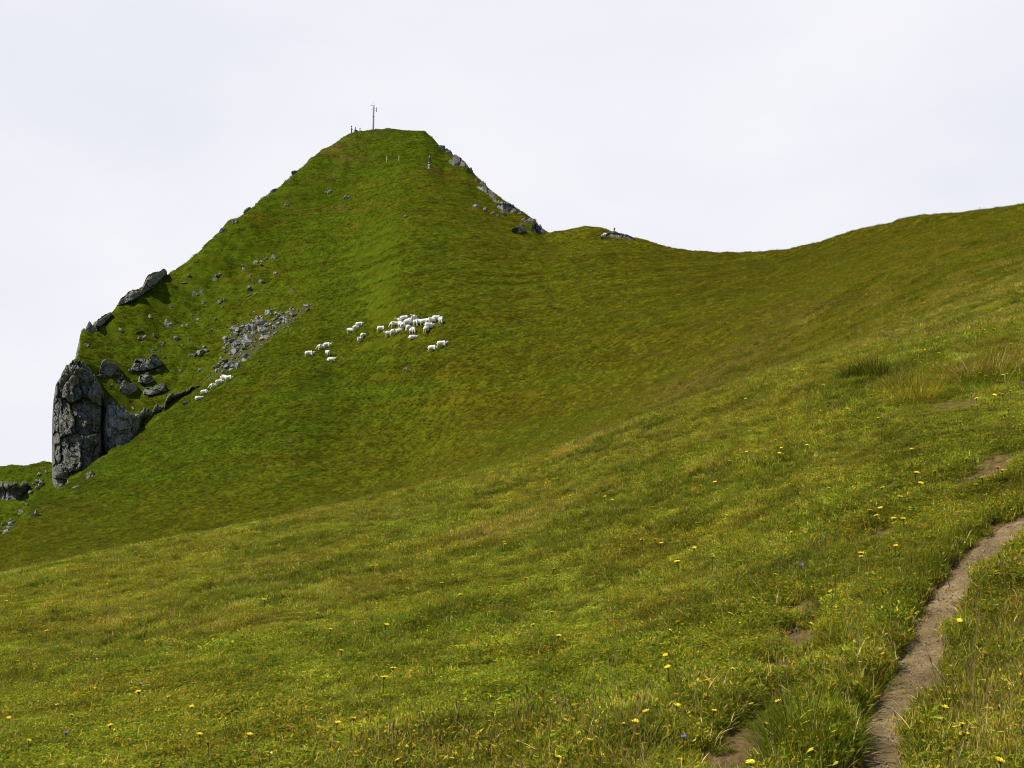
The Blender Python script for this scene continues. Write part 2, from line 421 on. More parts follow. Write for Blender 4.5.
# ------------------------------------------------------------------ object helpers
def tag(o, label=None, cat=None, group=None, kind=None):
    if label: o['label'] = label
    if cat: o['category'] = cat
    if group: o['group'] = group
    if kind: o['kind'] = kind
    return o
def link(name, me, material=None, parent=None, loc=None):
    o = bpy.data.objects.new(name, me); COL.objects.link(o)
    if material is not None:
        for mm in (material if isinstance(material, (list, tuple)) else [material]): me.materials.append(mm)
    if parent: o.parent = parent
    if loc is not None: o.location = loc
    return o
def mesh_np(name, v, faces, smooth=True, loops=None):
    """faces: (n,3) or (n,4) int arrays, or a list of such arrays"""
    me = bpy.data.meshes.new(name)
    fl = faces if isinstance(faces, list) else [faces]
    fl = [np.asarray(f, np.int32) for f in fl if len(f)]
    v = np.asarray(v, np.float32)
    me.vertices.add(len(v)); me.vertices.foreach_set('co', v.ravel())
    tot = np.concatenate([np.full(len(f), f.shape[1], np.int32) for f in fl])
    me.loops.add(int(tot.sum())); me.loops.foreach_set('vertex_index', np.concatenate([f.ravel() for f in fl]))
    me.polygons.add(len(tot))
    me.polygons.foreach_set('loop_start', np.concatenate([[0], np.cumsum(tot)[:-1]]).astype(np.int32))
    me.polygons.foreach_set('use_smooth', np.full(len(tot), smooth))
    me.update(calc_edges=True)
    return me
def attr(me, name, arr, typ='FLOAT'):
    a = me.attributes.new(name, typ, 'POINT')
    arr = np.asarray(arr, np.float32)
    if typ == 'FLOAT_COLOR': a.data.foreach_set('color', arr.ravel())
    elif typ == 'FLOAT_VECTOR': a.data.foreach_set('vector', arr.ravel())
    elif typ == 'INT': a.data.foreach_set('value', np.asarray(arr, np.int32))
    else: a.data.foreach_set('value', arr.ravel())
def grid_faces(nr, nc, off=0, wrap=False):
    r = np.arange(nr - 1)[:, None]; c = np.arange(nc if wrap else nc - 1)[None, :]
    c2 = (c + 1) % nc
    return np.stack([r * nc + c, r * nc + c2, (r + 1) * nc + c2, (r + 1) * nc + c], -1).reshape(-1, 4) + off

# fields shared by turf and grass: how lush and how dry the sward is at a place
def lush_at(x, Y):
    px = 512 + F * x / Y
    k = 0.10 + 0.55 * sstep(75, 110, Y) * (1 - sstep(330, 600, px)) + 0.40 * sstep(190, 228, Y) * (1 - sstep(470, 560, px)) - 0.10 * sstep(560, 760, px)
    k = k + 0.28 * sstep(215, 228, Y) * sstep(-38, -26, x)
    return k + 0.22 * fbm(x / 9, Y / 9, seed=41)
def dry_at(x, Y):
    px = 512 + F * x / Y
    k = -0.12 + 0.42 * np.exp(-((px - 690) / 170) ** 2) * np.exp(-((Y - 52) / 17) ** 2)
    k = k + 0.08 * np.exp(-((px - 880) / 160) ** 2) * np.exp(-((Y - 55) / 22) ** 2)
    k = k + 0.5 * np.exp(-((x + 37) / 7) ** 2) * np.exp(-((Y - 218) / 9) ** 2)
    k = k + 0.22 * np.exp(-((x + 34) / 16) ** 2) * np.exp(-((Y - 196) / 7) ** 2)
    return k + 0.18 * fbm(x / 6, Y / 6, seed=42)

def sward(x, Y, z):
    streak = fbm(x / 12, z / 1.0, Y / 26, seed=4, octaves=5, gain=0.6); blotch = fbm(x / 5, Y / 5, z / 5, seed=14, octaves=4, gain=0.6)
    up = sstep(150, 200, Y)
    l = lush_at(x, Y) + 0.5 * streak + (0.25 + 0.45 * up) * blotch
    d = dry_at(x, Y) - 0.35 * streak - (0.15 + 0.35 * up) * blotch + 0.1 * up
    l, d = sstep(-0.2, 0.95, l)[..., None], sstep(0.02, 0.9, d)[..., None]
    c = np.array([0.090, 0.083, 0.0050]) * (1 - l) + np.array([0.053, 0.076, 0.0039]) * l
    c = c * (1 - d) + np.array([0.100, 0.078, 0.015]) * d
    fine = fbm(x / 0.9, Y / 0.9, z / 0.6, seed=15, octaves=3)
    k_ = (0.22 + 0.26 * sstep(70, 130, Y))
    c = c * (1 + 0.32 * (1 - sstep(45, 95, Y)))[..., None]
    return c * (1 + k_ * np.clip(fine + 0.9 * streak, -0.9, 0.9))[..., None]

# ------------------------------------------------------------------ hillside (one sheet to the horizon, with a patch behind the camera)
V = np.stack([GX, GY, TZ], -1).reshape(-1, 3)
faces = grid_faces(len(YR), len(PXC))
bx = np.linspace(-60, 60, 41); by = np.linspace(-60, 0.98, 22)
BX, BY = np.meshgrid(bx, by)
BZ = np.clip(lookup(TZ, BX, np.full_like(BX, 1.0)) * 0 + np.clip(BX, -3, 60) * 0.16, -1, 9) - 0.07
V2 = np.stack([BX, BY, BZ], -1).reshape(-1, 3)
faces2 = grid_faces(len(by), len(bx), len(V))
me = mesh_np('hillside', np.concatenate([V, V2]), np.concatenate([faces, faces2]))
z2 = np.zeros(len(V2))
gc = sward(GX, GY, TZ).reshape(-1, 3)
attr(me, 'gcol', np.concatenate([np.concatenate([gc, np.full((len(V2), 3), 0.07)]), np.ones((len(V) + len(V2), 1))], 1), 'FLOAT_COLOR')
attr(me, 'rocky', np.concatenate([np.clip(ROUGH * 2 + top_r * (GX > 10), 0, 1).ravel(), z2])); attr(me, 'scree', np.concatenate([SCR.ravel(), z2]))
attr(me, 'near', np.concatenate([(1 - sstep(22, 34, GY)).ravel(), z2 + 1])); attr(me, 'bare', np.concatenate([BARE.ravel(), z2]))
hill = link('hillside', me, M_terrain)
tag(hill, 'green grassy mountainside rising to a steep peak', 'hillside', kind='structure')

# footpath: trodden soil laid in its trough
def soil_material():
    m, nt, o = mat('trodden soil'); n = N(nt)
    pos = n('ShaderNodeNewGeometry').outputs['Position']
    c = n.ramp(n.noise(pos, 9, 8, 0.7), [(0.3, (0.12, 0.080, 0.036)), (0.5, (0.245, 0.178, 0.086)), (0.72, (0.40, 0.30, 0.165))])
    c = n.mix(n.range(n.noise(pos, 2.2, 3), 0.4, 0.65, 0, 0.6), c, (0.14, 0.09, 0.042))
    c = n.mix(n.range(n.noise(pos, 60, 2), 0.62, 0.7, 0, 0.7), c, (0.30, 0.26, 0.20))
    h = n.math('ADD', n.noise(pos, 18, 8, 0.7), n.math('MULTIPLY', n.noise(pos, 5, 3), 1.5))
    b = n('ShaderNodeBsdfPrincipled', {'Base Color': c, 'Roughness': 0.95, 'Specular IOR Level': 0.1})
    nt.links.new(n('ShaderNodeBump', {'Height': h, 'Strength': 1.0, 'Distance': 0.035}).outputs[0], b.inputs['Normal'])
    nt.links.new(b.outputs[0], o.inputs[0])
    return m
M_soil = soil_material()
tang = np.gradient(PATH[:, :2], axis=0); tang /= np.linalg.norm(tang, axis=1)[:, None]
nor = np.stack([-tang[:, 1], tang[:, 0]], 1)
ss = np.linspace(-1, 1, 25)
PX_, PY_ = [], []
for s in ss:
    edge = 1.0 + 0.16 * fbm(PATH[:, 0] * 6 + 40 * np.sign(s), PATH[:, 1] * 6, seed=51)
    PX_.append(PATH[:, 0] + nor[:, 0] * s * PATH[:, 2] * edge); PY_.append(PATH[:, 1] + nor[:, 1] * s * PATH[:, 2] * edge)
PX_, PY_ = np.array(PX_).T, np.array(PY_).T
PZ_ = lookup(TZ, PX_, PY_) + 0.012 + 0.022 * fbm(PX_ * 6, PY_ * 6, seed=52, octaves=5, gain=0.6) - 0.02 * (np.abs(ss) ** 6)[None, :]
path = link('path', mesh_np('path', np.stack([PX_, PY_, PZ_], -1).reshape(-1, 3), grid_faces(len(PATH), len(ss))), M_soil)
tag(path, 'narrow brown trodden dirt path through the meadow', 'path', kind='structure')

# ------------------------------------------------------------------ rocks
def rock_mesh(name, w, d, h, seed, sub=4, planes=16, rough_=0.06, strata=0.05):
    rg = np.random.default_rng(seed)
    bm = bmesh.new(); bmesh.ops.create_icosphere(bm, subdivisions=sub, radius=1.0)
    v = np.array([x.co[:] for x in bm.verts]); f = np.array([[y.index for y in x.verts] for x in bm.faces]); bm.free()
    for _ in range(planes):
        nn = rg.normal(size=3); nn /= np.linalg.norm(nn)
        off = rg.uniform(0.5, 0.82)
        dd = v @ nn
        v = v - np.outer(np.maximum(0, dd - off), nn)
    v[:, 0] *= 1 + strata * np.sign(vnoise(v[:, 2] * 4, 0, seed=seed)) * 0.7
    v *= (1 + rough_ * fbm(v[:, 0] * 3, v[:, 1] * 3, v[:, 2] * 3, seed=seed))[:, None] * 1.25
    v = v * np.array([w / 2, d / 2, h / 2])
    return mesh_np(name, v, f, smooth=False)
def crag_mesh(name, w, d, h, seed, n=7):
    rg = np.random.default_rng(seed)
    V, Fs, off = [], [], 0
    for i in range(n):
        t = (i + 0.5) / n * 2 - 1
        bw, bh = w * rg.uniform(0.3, 0.55), h * rg.uniform(0.4, 0.8) * (1 - 0.35 * abs(t))
        me_ = rock_mesh('tmp', bw, d * rg.uniform(0.4, 0.7), bh, seed * 31 + i, sub=3, planes=18, rough_=0.14, strata=0.12)
        co = np.empty(len(me_.vertices) * 3, np.float32); me_.vertices.foreach_get('co', co); co = co.reshape(-1, 3)
        ff = np.empty(len(me_.polygons) * 3, np.int32); me_.polygons.foreach_get('vertices', ff)
        bpy.data.meshes.remove(me_)
        a_ = rg.normal(0, 0.14); ca, sa = math.cos(a_), math.sin(a_)
        co = np.stack([co[:, 0] * ca - co[:, 2] * sa, co[:, 1], co[:, 0] * sa + co[:, 2] * ca], 1)
        co += np.array([t * w * 0.36, rg.normal(0, 0.15) * d, -h * 0.5 + bh * 0.45])
        V.append(co); Fs.append(ff.reshape(-1, 3) + off); off += len(co)
    return mesh_np(name, np.concatenate(V), np.concatenate(Fs), smooth=False)
def cells(x, y, z, seed):
    """fractured blocks: each Voronoi cell has its own offset and its own tilted face; also the gap to the next cell"""
    fx, fy, fz = np.floor(x), np.floor(y), np.floor(z)
    best = np.full(x.shape, 9.0); sec = np.full(x.shape, 9.0); off = np.zeros(x.shape)
    for i in (-1, 0, 1):
        for j in (-1, 0, 1):
            for k in (-1, 0, 1):
                ix, iy, iz = [(a + b).astype(np.int64) for a, b in ((fx, i), (fy, j), (fz, k))]
                h = [_hash(ix, iy, iz, seed + q_) for q_ in range(6)]
                dx, dy, dz = x - ix - h[0], y - iy - h[1], z - iz - h[2]
                d = np.sqrt(dx * dx + dy * dy + dz * dz)
                o = (h[3] - 0.5) * 1.3 + (h[4] - 0.5) * 1.5 * dx + (h[5] - 0.5) * 1.3 * dz
                nb = d < best
                sec = np.where(nb, best, np.minimum(sec, d)); off = np.where(nb, o, off); best = np.where(nb, d, best)
    return off, sec - best
def wall_mesh(name, prof, seed, amp, lip=0.0, back=4.0, nu=None, nv=110, base=None, cleft=None, roundl=0.0, roundr=0.0, dy=-0.3, taper=False):
    """a rock step: prof = (bearing px, top row, foot row, distance or None); stands in the slope, closed all round"""
    p = np.array([q_[0] for q_ in prof], float)
    nu = nu or int(max(60, (p[-1] - p[0]) * 3.2))
    u = np.linspace(p[0], p[-1], nu)
    T = np.interp(u, p, [q_[1] for q_ in prof]); B = np.interp(u, p, [q_[2] for q_ in prof])
    D = np.interp(u, p, [(q_[3] if q_[3] else ground_at(q_[0], q_[2]).y + dy) for q_ in prof])
    e = (u - p[0]) / (p[-1] - p[0])
    if taper:
        k_ = np.sqrt(np.clip(1 - (1 - np.minimum(1, np.minimum(e, 1 - e) / 0.22)) ** 2, 0, 1)) * (0.95 + 0.12 * np.round(vnoise(u / 4, 0, 0, seed + 12) * 2) / 2)
        T = B + (T - B) * np.clip(k_, 0.06, 1.1)
    if roundl: D = D + roundl * (1 - np.sqrt(np.clip(1 - (1 - np.clip(e / 0.12, 0, 1)) ** 2, 0, 1)))
    if roundr: D = D + roundr * (1 - np.sqrt(np.clip(1 - (1 - np.clip((1 - e) / 0.12, 0, 1)) ** 2, 0, 1)))
    v = np.linspace(0, 1, nv)
    ztop, zbot = zof(T, D), zof(B, D)
    Z = zbot[:, None] + (ztop - zbot)[:, None] * v[None, :]
    Y0 = np.repeat(D[:, None], nv, 1) + lip * (1 - sstep(0.55, 0.85, v))[None, :]
    Y0 = Y0 + np.repeat((0.9 * (1 - np.sqrt(np.clip(1 - np.clip((v - 0.9) / 0.1, 0, 1) ** 2, 0, 1))))[None, :], nu, 0)
    X0 = (u[:, None] - 512) / F * Y0
    S = X0 + 0.12 * Z + 1.3 * fbm(Z / 4.0, X0 / 6.0, 0, seed=seed + 9)                                  # joints lean a little
    wx, wz = 0.5 * fbm(S / 2, Z / 2, 3.3, seed=seed + 1), 0.5 * fbm(S / 2, Z / 2, 7.7, seed=seed + 2)
    o1, g1_ = cells((S + wx) / 2.9, 0 * S + 0.5, (Z + wz - 0.25 * S) / 4.0, seed + 20)
    o2, g2_ = cells((S + wx) / 1.25, 0 * S + 0.3, (Z + wz + 0.2 * S) / 1.7, seed + 40)
    o3, g3_ = cells((S + 0.5 * wx) / 0.5, 0 * S + 0.7, (Z + 0.5 * wz) / 0.55, seed + 60)
    dep = amp * (1.2 * vnoise(S / 5.0, Z / 5.0, 0.9, seed + 4) + 1.9 * o1 + 0.8 * o2 + 0.25 * o3
                 - 0.3 * np.exp(-(g1_ / 0.05) ** 2) - 0.08 * np.exp(-(g2_ / 0.08) ** 2) + 0.2 * fbm(S / 0.6, Z / 0.5, 0.0, seed=seed + 5))
    if cleft is not None:
        for c0, w0, d0 in cleft: dep = dep - d0 * np.exp(-((u[:, None] + 1.2 * fbm(Z / 3, 0, 0, seed=seed + 6) - c0) / w0) ** 2)
    fade = np.minimum(1, np.minimum(e, 1 - e) / 0.05)[:, None]
    Yf = Y0 - dep * (0.3 + 0.7 * fade)
    Xf = (u[:, None] - 512) / F * Yf
    rag = amp * (0.25 if taper else 0.7) * fbm(u / 4, 0, 0, seed=seed + 7, octaves=3)
    Z = Z + (rag[:, None] * v[None, :] ** 3)
    Yb = np.maximum(Yf[:, -1], D) + back
    Xb = (u - 512) / F * Yb
    row = np.stack([Xf, Yf, Z], -1)
    tb = np.stack([Xb, Yb, Z[:, -1] + 0.05 * back], -1)[:, None, :]
    bb = np.stack([Xb, Yb, Z[:, 0]], -1)[:, None, :]
    G = np.concatenate([row, tb, bb], 1)                    # loop round each section
    m_ = nv + 2
    f = grid_faces(nu, m_, wrap=True)
    V_ = np.concatenate([G.reshape(-1, 3), [G[0].mean(0), G[-1].mean(0)]])
    i = np.arange(m_); j = (i + 1) % m_; k0 = nu * m_
    caps = np.concatenate([np.stack([i, j, np.full(m_, k0)], 1), np.stack([(nu - 1) * m_ + j, (nu - 1) * m_ + i, np.full(m_, k0 + 1)], 1)])
    return mesh_np(name, V_, [f[:, ::-1], caps], smooth=False)
tower = link('cliff', wall_mesh('cliff', [(52, 425, 480, 139), (53, 404, 484, 137.6), (55.5, 386, 488, 136.8), (60, 375, 490, 136.3), (66, 366, 492, 136), (72, 361, 494, 136), (80, 359, 494, 136.2), (88, 364, 490, 136.6),
    (95, 374, 486, 137), (100, 384, 482, 137.8), (104, 392, 478, 140)], 17, 0.85, back=7, nu=260, nv=260, roundl=2.0, cleft=[(102.5, 1.6, 2.2)]), M_rock)
tag(tower, 'tall dark grey limestone cliff tower at the left end of the peak', 'cliff', kind='structure')
butt = link('rock_buttress', wall_mesh('rock_buttress', [(102, 404, 480, 140.6), (105, 402, 478, 139.8), (112, 400, 470, 139.2), (120, 406, 462, 139.2), (127, 409, 456, 139.6), (134, 414, 450, 140.2), (140, 418, 446, 141.5)], 23, 0.7, back=6, nu=150, nv=150, roundl=1.0, roundr=1.0), M_scree)
tag(butt, 'pale grey rock buttress right beside the tall cliff tower', 'rock buttress')
for k, (prof, amp, lip, lab) in enumerate([
    ([(128, 411, 450, 141.0), (140, 410, 444, 141.6), (150, 408, 436, 142.6), (160, 402, 428, 143.6), (172, 396, 418, 144.6)], 0.45, 1.5, 'long dark overhanging ledge right of the pale buttress'),
    ([(164, 391, 414, 144.0), (176, 391, 408, 145.0), (188, 388, 399, 146.0), (204, 380, 390, 147.5)], 0.3, 1.6, 'dark rock ledge above the white sheep at the field edge'),
    ([(99, 361, 380, None), (106, 358, 379, None), (114, 360, 378, None), (121, 366, 377, None)], 0.6, 0.2, 'dark rock step in the turf beside the cliff tower top'),
    ([(131, 361, 370, None), (138, 357, 371, None), (148, 357, 370, None), (156, 354, 368, None), (162, 357, 365, None)], 0.6, -0.4, 'broad grey outcrop halfway up the slope above the buttress'),
    ([(119, 383, 392, None), (126, 380, 396, None), (134, 382, 393, None), (138, 386, 391, None)], 0.5, -0.3, 'squarish grey outcrop just above the pale buttress'),
    ([(138, 374, 382, None), (146, 372, 384, None), (154, 375, 381, None)], 0.45, -0.3, 'small blocky outcrop under the broad grey one'),
    ([(143, 388, 394, None), (152, 385, 395, None), (166, 381, 391, None)], 0.4, -0.3, 'low grey slab left of the dark rock ledge'),
    ([(140, 285, 296, None), (146, 276, 292, None), (152, 271.5, 288, None), (160, 269, 281, None), (167, 267, 273, None)], 0.6, -0.8, 'rugged skyline outcrop, larger of the two on the left ridge'),
    ([(117, 302, 306, None), (124, 294.5, 304, None), (132, 290, 301, None), (141, 286, 296, None)], 0.45, -0.6, 'slab-like skyline outcrop jutting out to the left'),
    ([(95, 322, 330, None), (103, 316, 325, None), (112, 309, 315, None)], 0.4, -0.7, 'low rock rim on the skyline between the knob and the slab'),
    ([(605, 231.5, 237, None), (612, 230, 237.5, None), (622, 232.5, 238.5, None), (631, 236, 240, None), (637, 238.5, 241, None)], 0.45, 0.3, 'long dark layered rock slab on the saddle knoll'),
    ([(452, 153, 159, None), (460, 157, 166, None), (468, 165, 171, None)], 0.4, 0.4, 'dark rock band under the turf edge above the right skyline'),
    ([(483, 185, 191, None), (490, 190, 197, None), (497, 197, 202, None)], 0.4, 0.3, 'dark rock band halfway down the right skyline'),
    ([(531, 221, 232, None), (537, 221, 233, None), (543, 228, 233.5, None)], 0.4, 0.2, 'steep dark rock face that ends the skyline at the saddle'),
    ([(496, 200.5, 207, None), (503, 200, 211, None), (511, 203, 211, None), (519, 209, 213, None)], 0.45, 0.6, 'broad pale crag of broken blocks below the right skyline'),
    ([(511, 228, 232, None), (518, 225, 234, None), (526, 227, 232, None)], 0.35, 0.6, 'grey rock step at the foot of the peak beside the saddle'),
    ([(-4, 484, 500, None), (8, 481, 503, None), (18, 484, 502, None), (30, 478, 490, None)], 0.7, 1.5, 'dark rock band on the lower ridge at the far left'),
]):
    o = link('rock_ledge', wall_mesh('rock_ledge', prof, 60 + 9 * k, amp, lip, back=3.2 if 'far left' not in lab else 6, nv=90, roundl=0.5, roundr=0.5, taper=True), M_scree if 'pale crag' in lab else M_rock if 'dark rock band' in lab or 'steep dark' in lab or 'long dark layered' in lab else M_ledge)
    tag(o, lab, 'rock', 'rock ledges on the peak')
outcrops = [  # px, base row, width, height; label; lean
    (89, 331, 13, 11, 'rounded knob of rock on the skyline above the cliff', 0),
    (85, 345, 10, 6, 'low rock under the skyline knob', 0),
    (442, 150, 15, 8, 'dark crag just below the right edge of the summit', 38),
    (462, 165, 17, 12, 'dark rounded crag on the right skyline above the hikers', 40),
    (489, 192, 15, 7, 'dark crag on the right skyline above the pale boulders', 35),
    (450, 154, 12, 9, 'small dark crag under the turf edge right of the hikers', 38),
    (470, 171, 12, 9, 'dark crag on the right skyline below the rounded one', 40),
    (482, 184, 12, 8, 'narrow dark crag midway down the right skyline', 42),
    (521, 214, 14, 8, 'dark crag on the skyline right of the boulder heap', 35),
    (531, 222, 13, 9, 'dark crag on the skyline just left of the upright end rock', 35),
    (528, 231, 10, 6, 'grey rock between the saddle and the upright end rock', 10),
    (222, 232, 7, 4, 'small rock breaking the left skyline, lowest of the upper row', -35),
    (232, 223, 9, 5, 'grey rock breaking the left skyline above the steep turf', -38),
    (247, 211, 8, 4, 'low rock on the left skyline below the dark crag', -35),
    (256, 204, 10, 6, 'dark little crag midway up the left skyline', -38),
    (264, 198, 8, 5, 'pointed rock next to the dark little crag on the left skyline', -35),
    (273, 192, 7, 4, 'small stone on the left skyline above the pointed rock', -30),
    (286, 181, 9, 5, 'grey rock on the upper left skyline', -38),
    (294, 174, 8, 4, 'small dark crag on the left skyline nearest the summit', -35),
    (285, 205, 7, 5, 'dark stone in the turf inside the left skyline', -25),
    (497, 202, 11, 7, 'pale boulder at the top of the boulder heap', 15),
    (505, 207, 13, 9, 'largest pale boulder of the heap below the right skyline', 20),
    (503, 214, 11, 6, 'grey boulder low in the boulder heap', 15),
    (494, 215, 12, 6, 'grey boulder at the left foot of the boulder heap', 10),
    (485, 211, 6, 4, 'small grey rock left of the boulder heap', 0),
    (523, 226, 9, 5, 'flat grey rock just above the saddle', 10),
    (540, 233, 9, 15, 'upright dark rock that ends the skyline at the saddle', 4),
    (476, 207, 7, 4, 'small brownish rock in the turf left of the pale boulders', 5),
    (327, 193, 9, 6, 'small grey rock high on the left of the face', -25),
    (348, 198, 8, 4, 'flat pale rock high on the grass face', -20),
    (406, 217, 5, 3, 'lone small stone in the grass below the summit', 0),
    (203, 305, 9, 9, 'grey rock standing in the turf above the scree', -30),
    (166, 326, 9, 10, 'pale tall rock in the turf left of the scree', -20),
    (182, 327, 9, 6, 'pale rock between the tall rock and the scree', -25),
    (198, 320, 9, 7, 'pale split rock in the turf above the scree', -20),
    (176, 340, 5, 5, 'small rock below the pale tall rock', 0),
    (160, 345, 8, 5, 'flat grey rock above the broad outcrop', -15),
    (256, 283, 12, 6, 'grey rock high on the slope above the scree', -30),
    (249, 291, 5, 6, 'narrow grey rock beside the one high above the scree', -20),
    (247, 277, 7, 5, 'weathered stone under the left skyline turf', -30),
    (257, 262, 9, 5, 'pale rock high on the slope under the left skyline', -30),
    (293, 291, 7, 5, 'dark stone above the right end of the scree', -20),
    (220, 303, 6, 5, 'dark small rock above the middle of the scree', -15),
    (196, 354, 10, 6, 'pale slab left of the lower scree', -30),
    (205, 352, 7, 4, 'small pale slab next to the lower scree', -25),
    (200, 371, 5, 3, 'small pale stone above the white sheep', 0),
    (209, 377, 6, 3, 'small pale stone just left of the white sheep', -10),
    (406, 369, 7, 3, 'lone dark stone in the field below the flock', -12),
    (290, 443, 5, 3, 'lone stone low in the field at the left', 0),
    (120, 442, 12, 10, 'broken rock at the foot of the pale buttress', -25),
    (160, 408, 12, 6, 'light rock on top of the long dark ledge', -20),
    (185, 405, 7, 4, 'small rock under the dark ledge at the field edge', -20),
    (90, 478, 12, 9, 'brown rock block at the foot of the cliff tower', 0),
    (72, 488, 12, 6, 'low pale stones in the turf below the cliff tower', -30),
    (30, 517, 12, 5, 'pale stones in the gully left of the cliff', -50),
    (18, 515, 8, 8, 'pale rock strip in the gully at the far left', -50),
    (8, 528, 9, 7, 'pale stones low in the gully at the far left', -50),
    (38, 485, 8, 5, 'pale stones near the top of the gully left of the cliff', -40),
]
for k, (a, b, w, h, lab, lean) in enumerate(outcrops):
    g = ground_at(a, b + 0.5)
    s = g.y / F
    big = w * h > 40
    o = link('rock_outcrop' if big else 'rock', (crag_mesh('rock', w * s * 1.25, w * s * 0.8, h * s * 1.75, 100 + k, 7 if w * h > 90 else 4) if w * h > 34 else rock_mesh('rock', w * s * 1.05, w * s * 0.8, h * s * 1.4, 100 + k, sub=3, planes=20, rough_=0.1, strata=0.1)),
             M_scree if 'pale' in lab else M_rock, loc=(g.x, g.y + w * s * 0.25, g.z + h * s * 0.36))
    o.rotation_euler = (R(random.uniform(-8, 8)), R(lean), R(random.uniform(-20, 20)))
    tag(o, lab, 'rock', 'rocks on the peak')
xs_ = 0
while xs_ < 60:
    a, b = random.uniform(88, 300), random.uniform(235, 415)
    if b < curve([(88, 345), (140, 310), (200, 268), (250, 232), (300, 190)], np.array([a]))[0] or b > curve([(88, 420), (150, 418), (200, 380), (300, 300)], np.array([a]))[0]: continue
    if random.random() > (0.9 if b > 330 else 0.35): continue
    xs_ += 1
    g = ground_at(a, b); s = g.y / F; w, h = random.lognormvariate(1.3, 0.45), random.uniform(2, 4.5)
    big = w > 4
    o = link('rock', crag_mesh('rock', w * s * 1.3, w * s * 0.8, h * s * 1.5, 900 + xs_, 3) if big else rock_mesh('rock', w * s * 1.2, w * s, h * s * 1.3, 900 + xs_, sub=2, planes=16, rough_=0.1), random.choice([M_rock, M_rock, M_scree]), loc=(g.x, g.y, g.z + h * s * 0.2))
    o.rotation_euler = (0, R(random.uniform(-40, 0)), R(random.uniform(-25, 25)))
    tag(o, 'jagged little rock bedded in the turf between cliff and scree' if big else 'small stone bedded in the turf between cliff and scree', 'rock', 'stones bedded in the steep turf')
for k in range(22):
    t = random.random(); a, b = 46 - 44 * t + random.gauss(0, 2), 472 + 62 * t + random.gauss(0, 2)
    g = ground_at(a, b); s = g.y / F; w = random.uniform(2, 6) * s
    o = link('rock', rock_mesh('rock', w * 1.2, w, w * 0.8, 1500 + k, sub=2, planes=16, rough_=0.1), M_scree, loc=(g.x, g.y, g.z + w * 0.12))
    o.rotation_euler.z = random.uniform(0, 6)
    tag(o, 'pale stone in the narrow gully left of the cliff tower', 'rock', 'stones in the gully')
# scree: a spill of broken stone, every stone on its own
poly = [(215, 375), (222, 352), (235, 327), (262, 315), (306, 305), (312, 303), (285, 330), (258, 350), (232, 372)]
def inside(x, y):
    c = False
    for i in range(len(poly)):
        (x1, y1), (x2, y2) = poly[i], poly[i - 1]
        if (y1 > y) != (y2 > y) and x < (x2 - x1) * (y - y1) / (y2 - y1) + x1: c = not c
    return c
variants = [rock_mesh('scree_stone', 1.0, 0.85, 0.7, 300 + k, sub=2, planes=14, rough_=0.1) for k in range(9)]
for v_ in variants: v_.materials.append(M_scree)
variants_d = [v_.copy() for v_ in variants[:4]]
for v_ in variants_d: v_.materials.clear(); v_.materials.append(M_rock)
cnt = 0
while cnt < 290:
    a, b = random.uniform(212, 314), random.uniform(302, 377)
    if not inside(a, b): continue
    a, b = a + random.gauss(0, 4.0), b + random.gauss(0, 2.6)
    cnt += 1
    g = ground_at(a, b); s = g.y / F
    w = min(7.5, random.lognormvariate(0.85, 0.6)) * s * 1.4
    dark = random.random() < 0.18
    o = link('scree_stone', random.choice(variants_d if dark else variants), loc=(g.x, g.y, g.z + w * 0.10))
    o.scale = (w * random.uniform(0.9, 1.4), w * random.uniform(0.8, 1.1), w * random.uniform(0.7, 1.1))
    o.rotation_euler = (random.uniform(-0.5, 0.5), random.uniform(-0.9, 0.1), random.uniform(0, 6.28))
    tag(o, 'dark grey broken stone lying among the pale scree' if dark else 'pale broken stone lying in the scree patch on the slope', 'stone', 'scree stones')

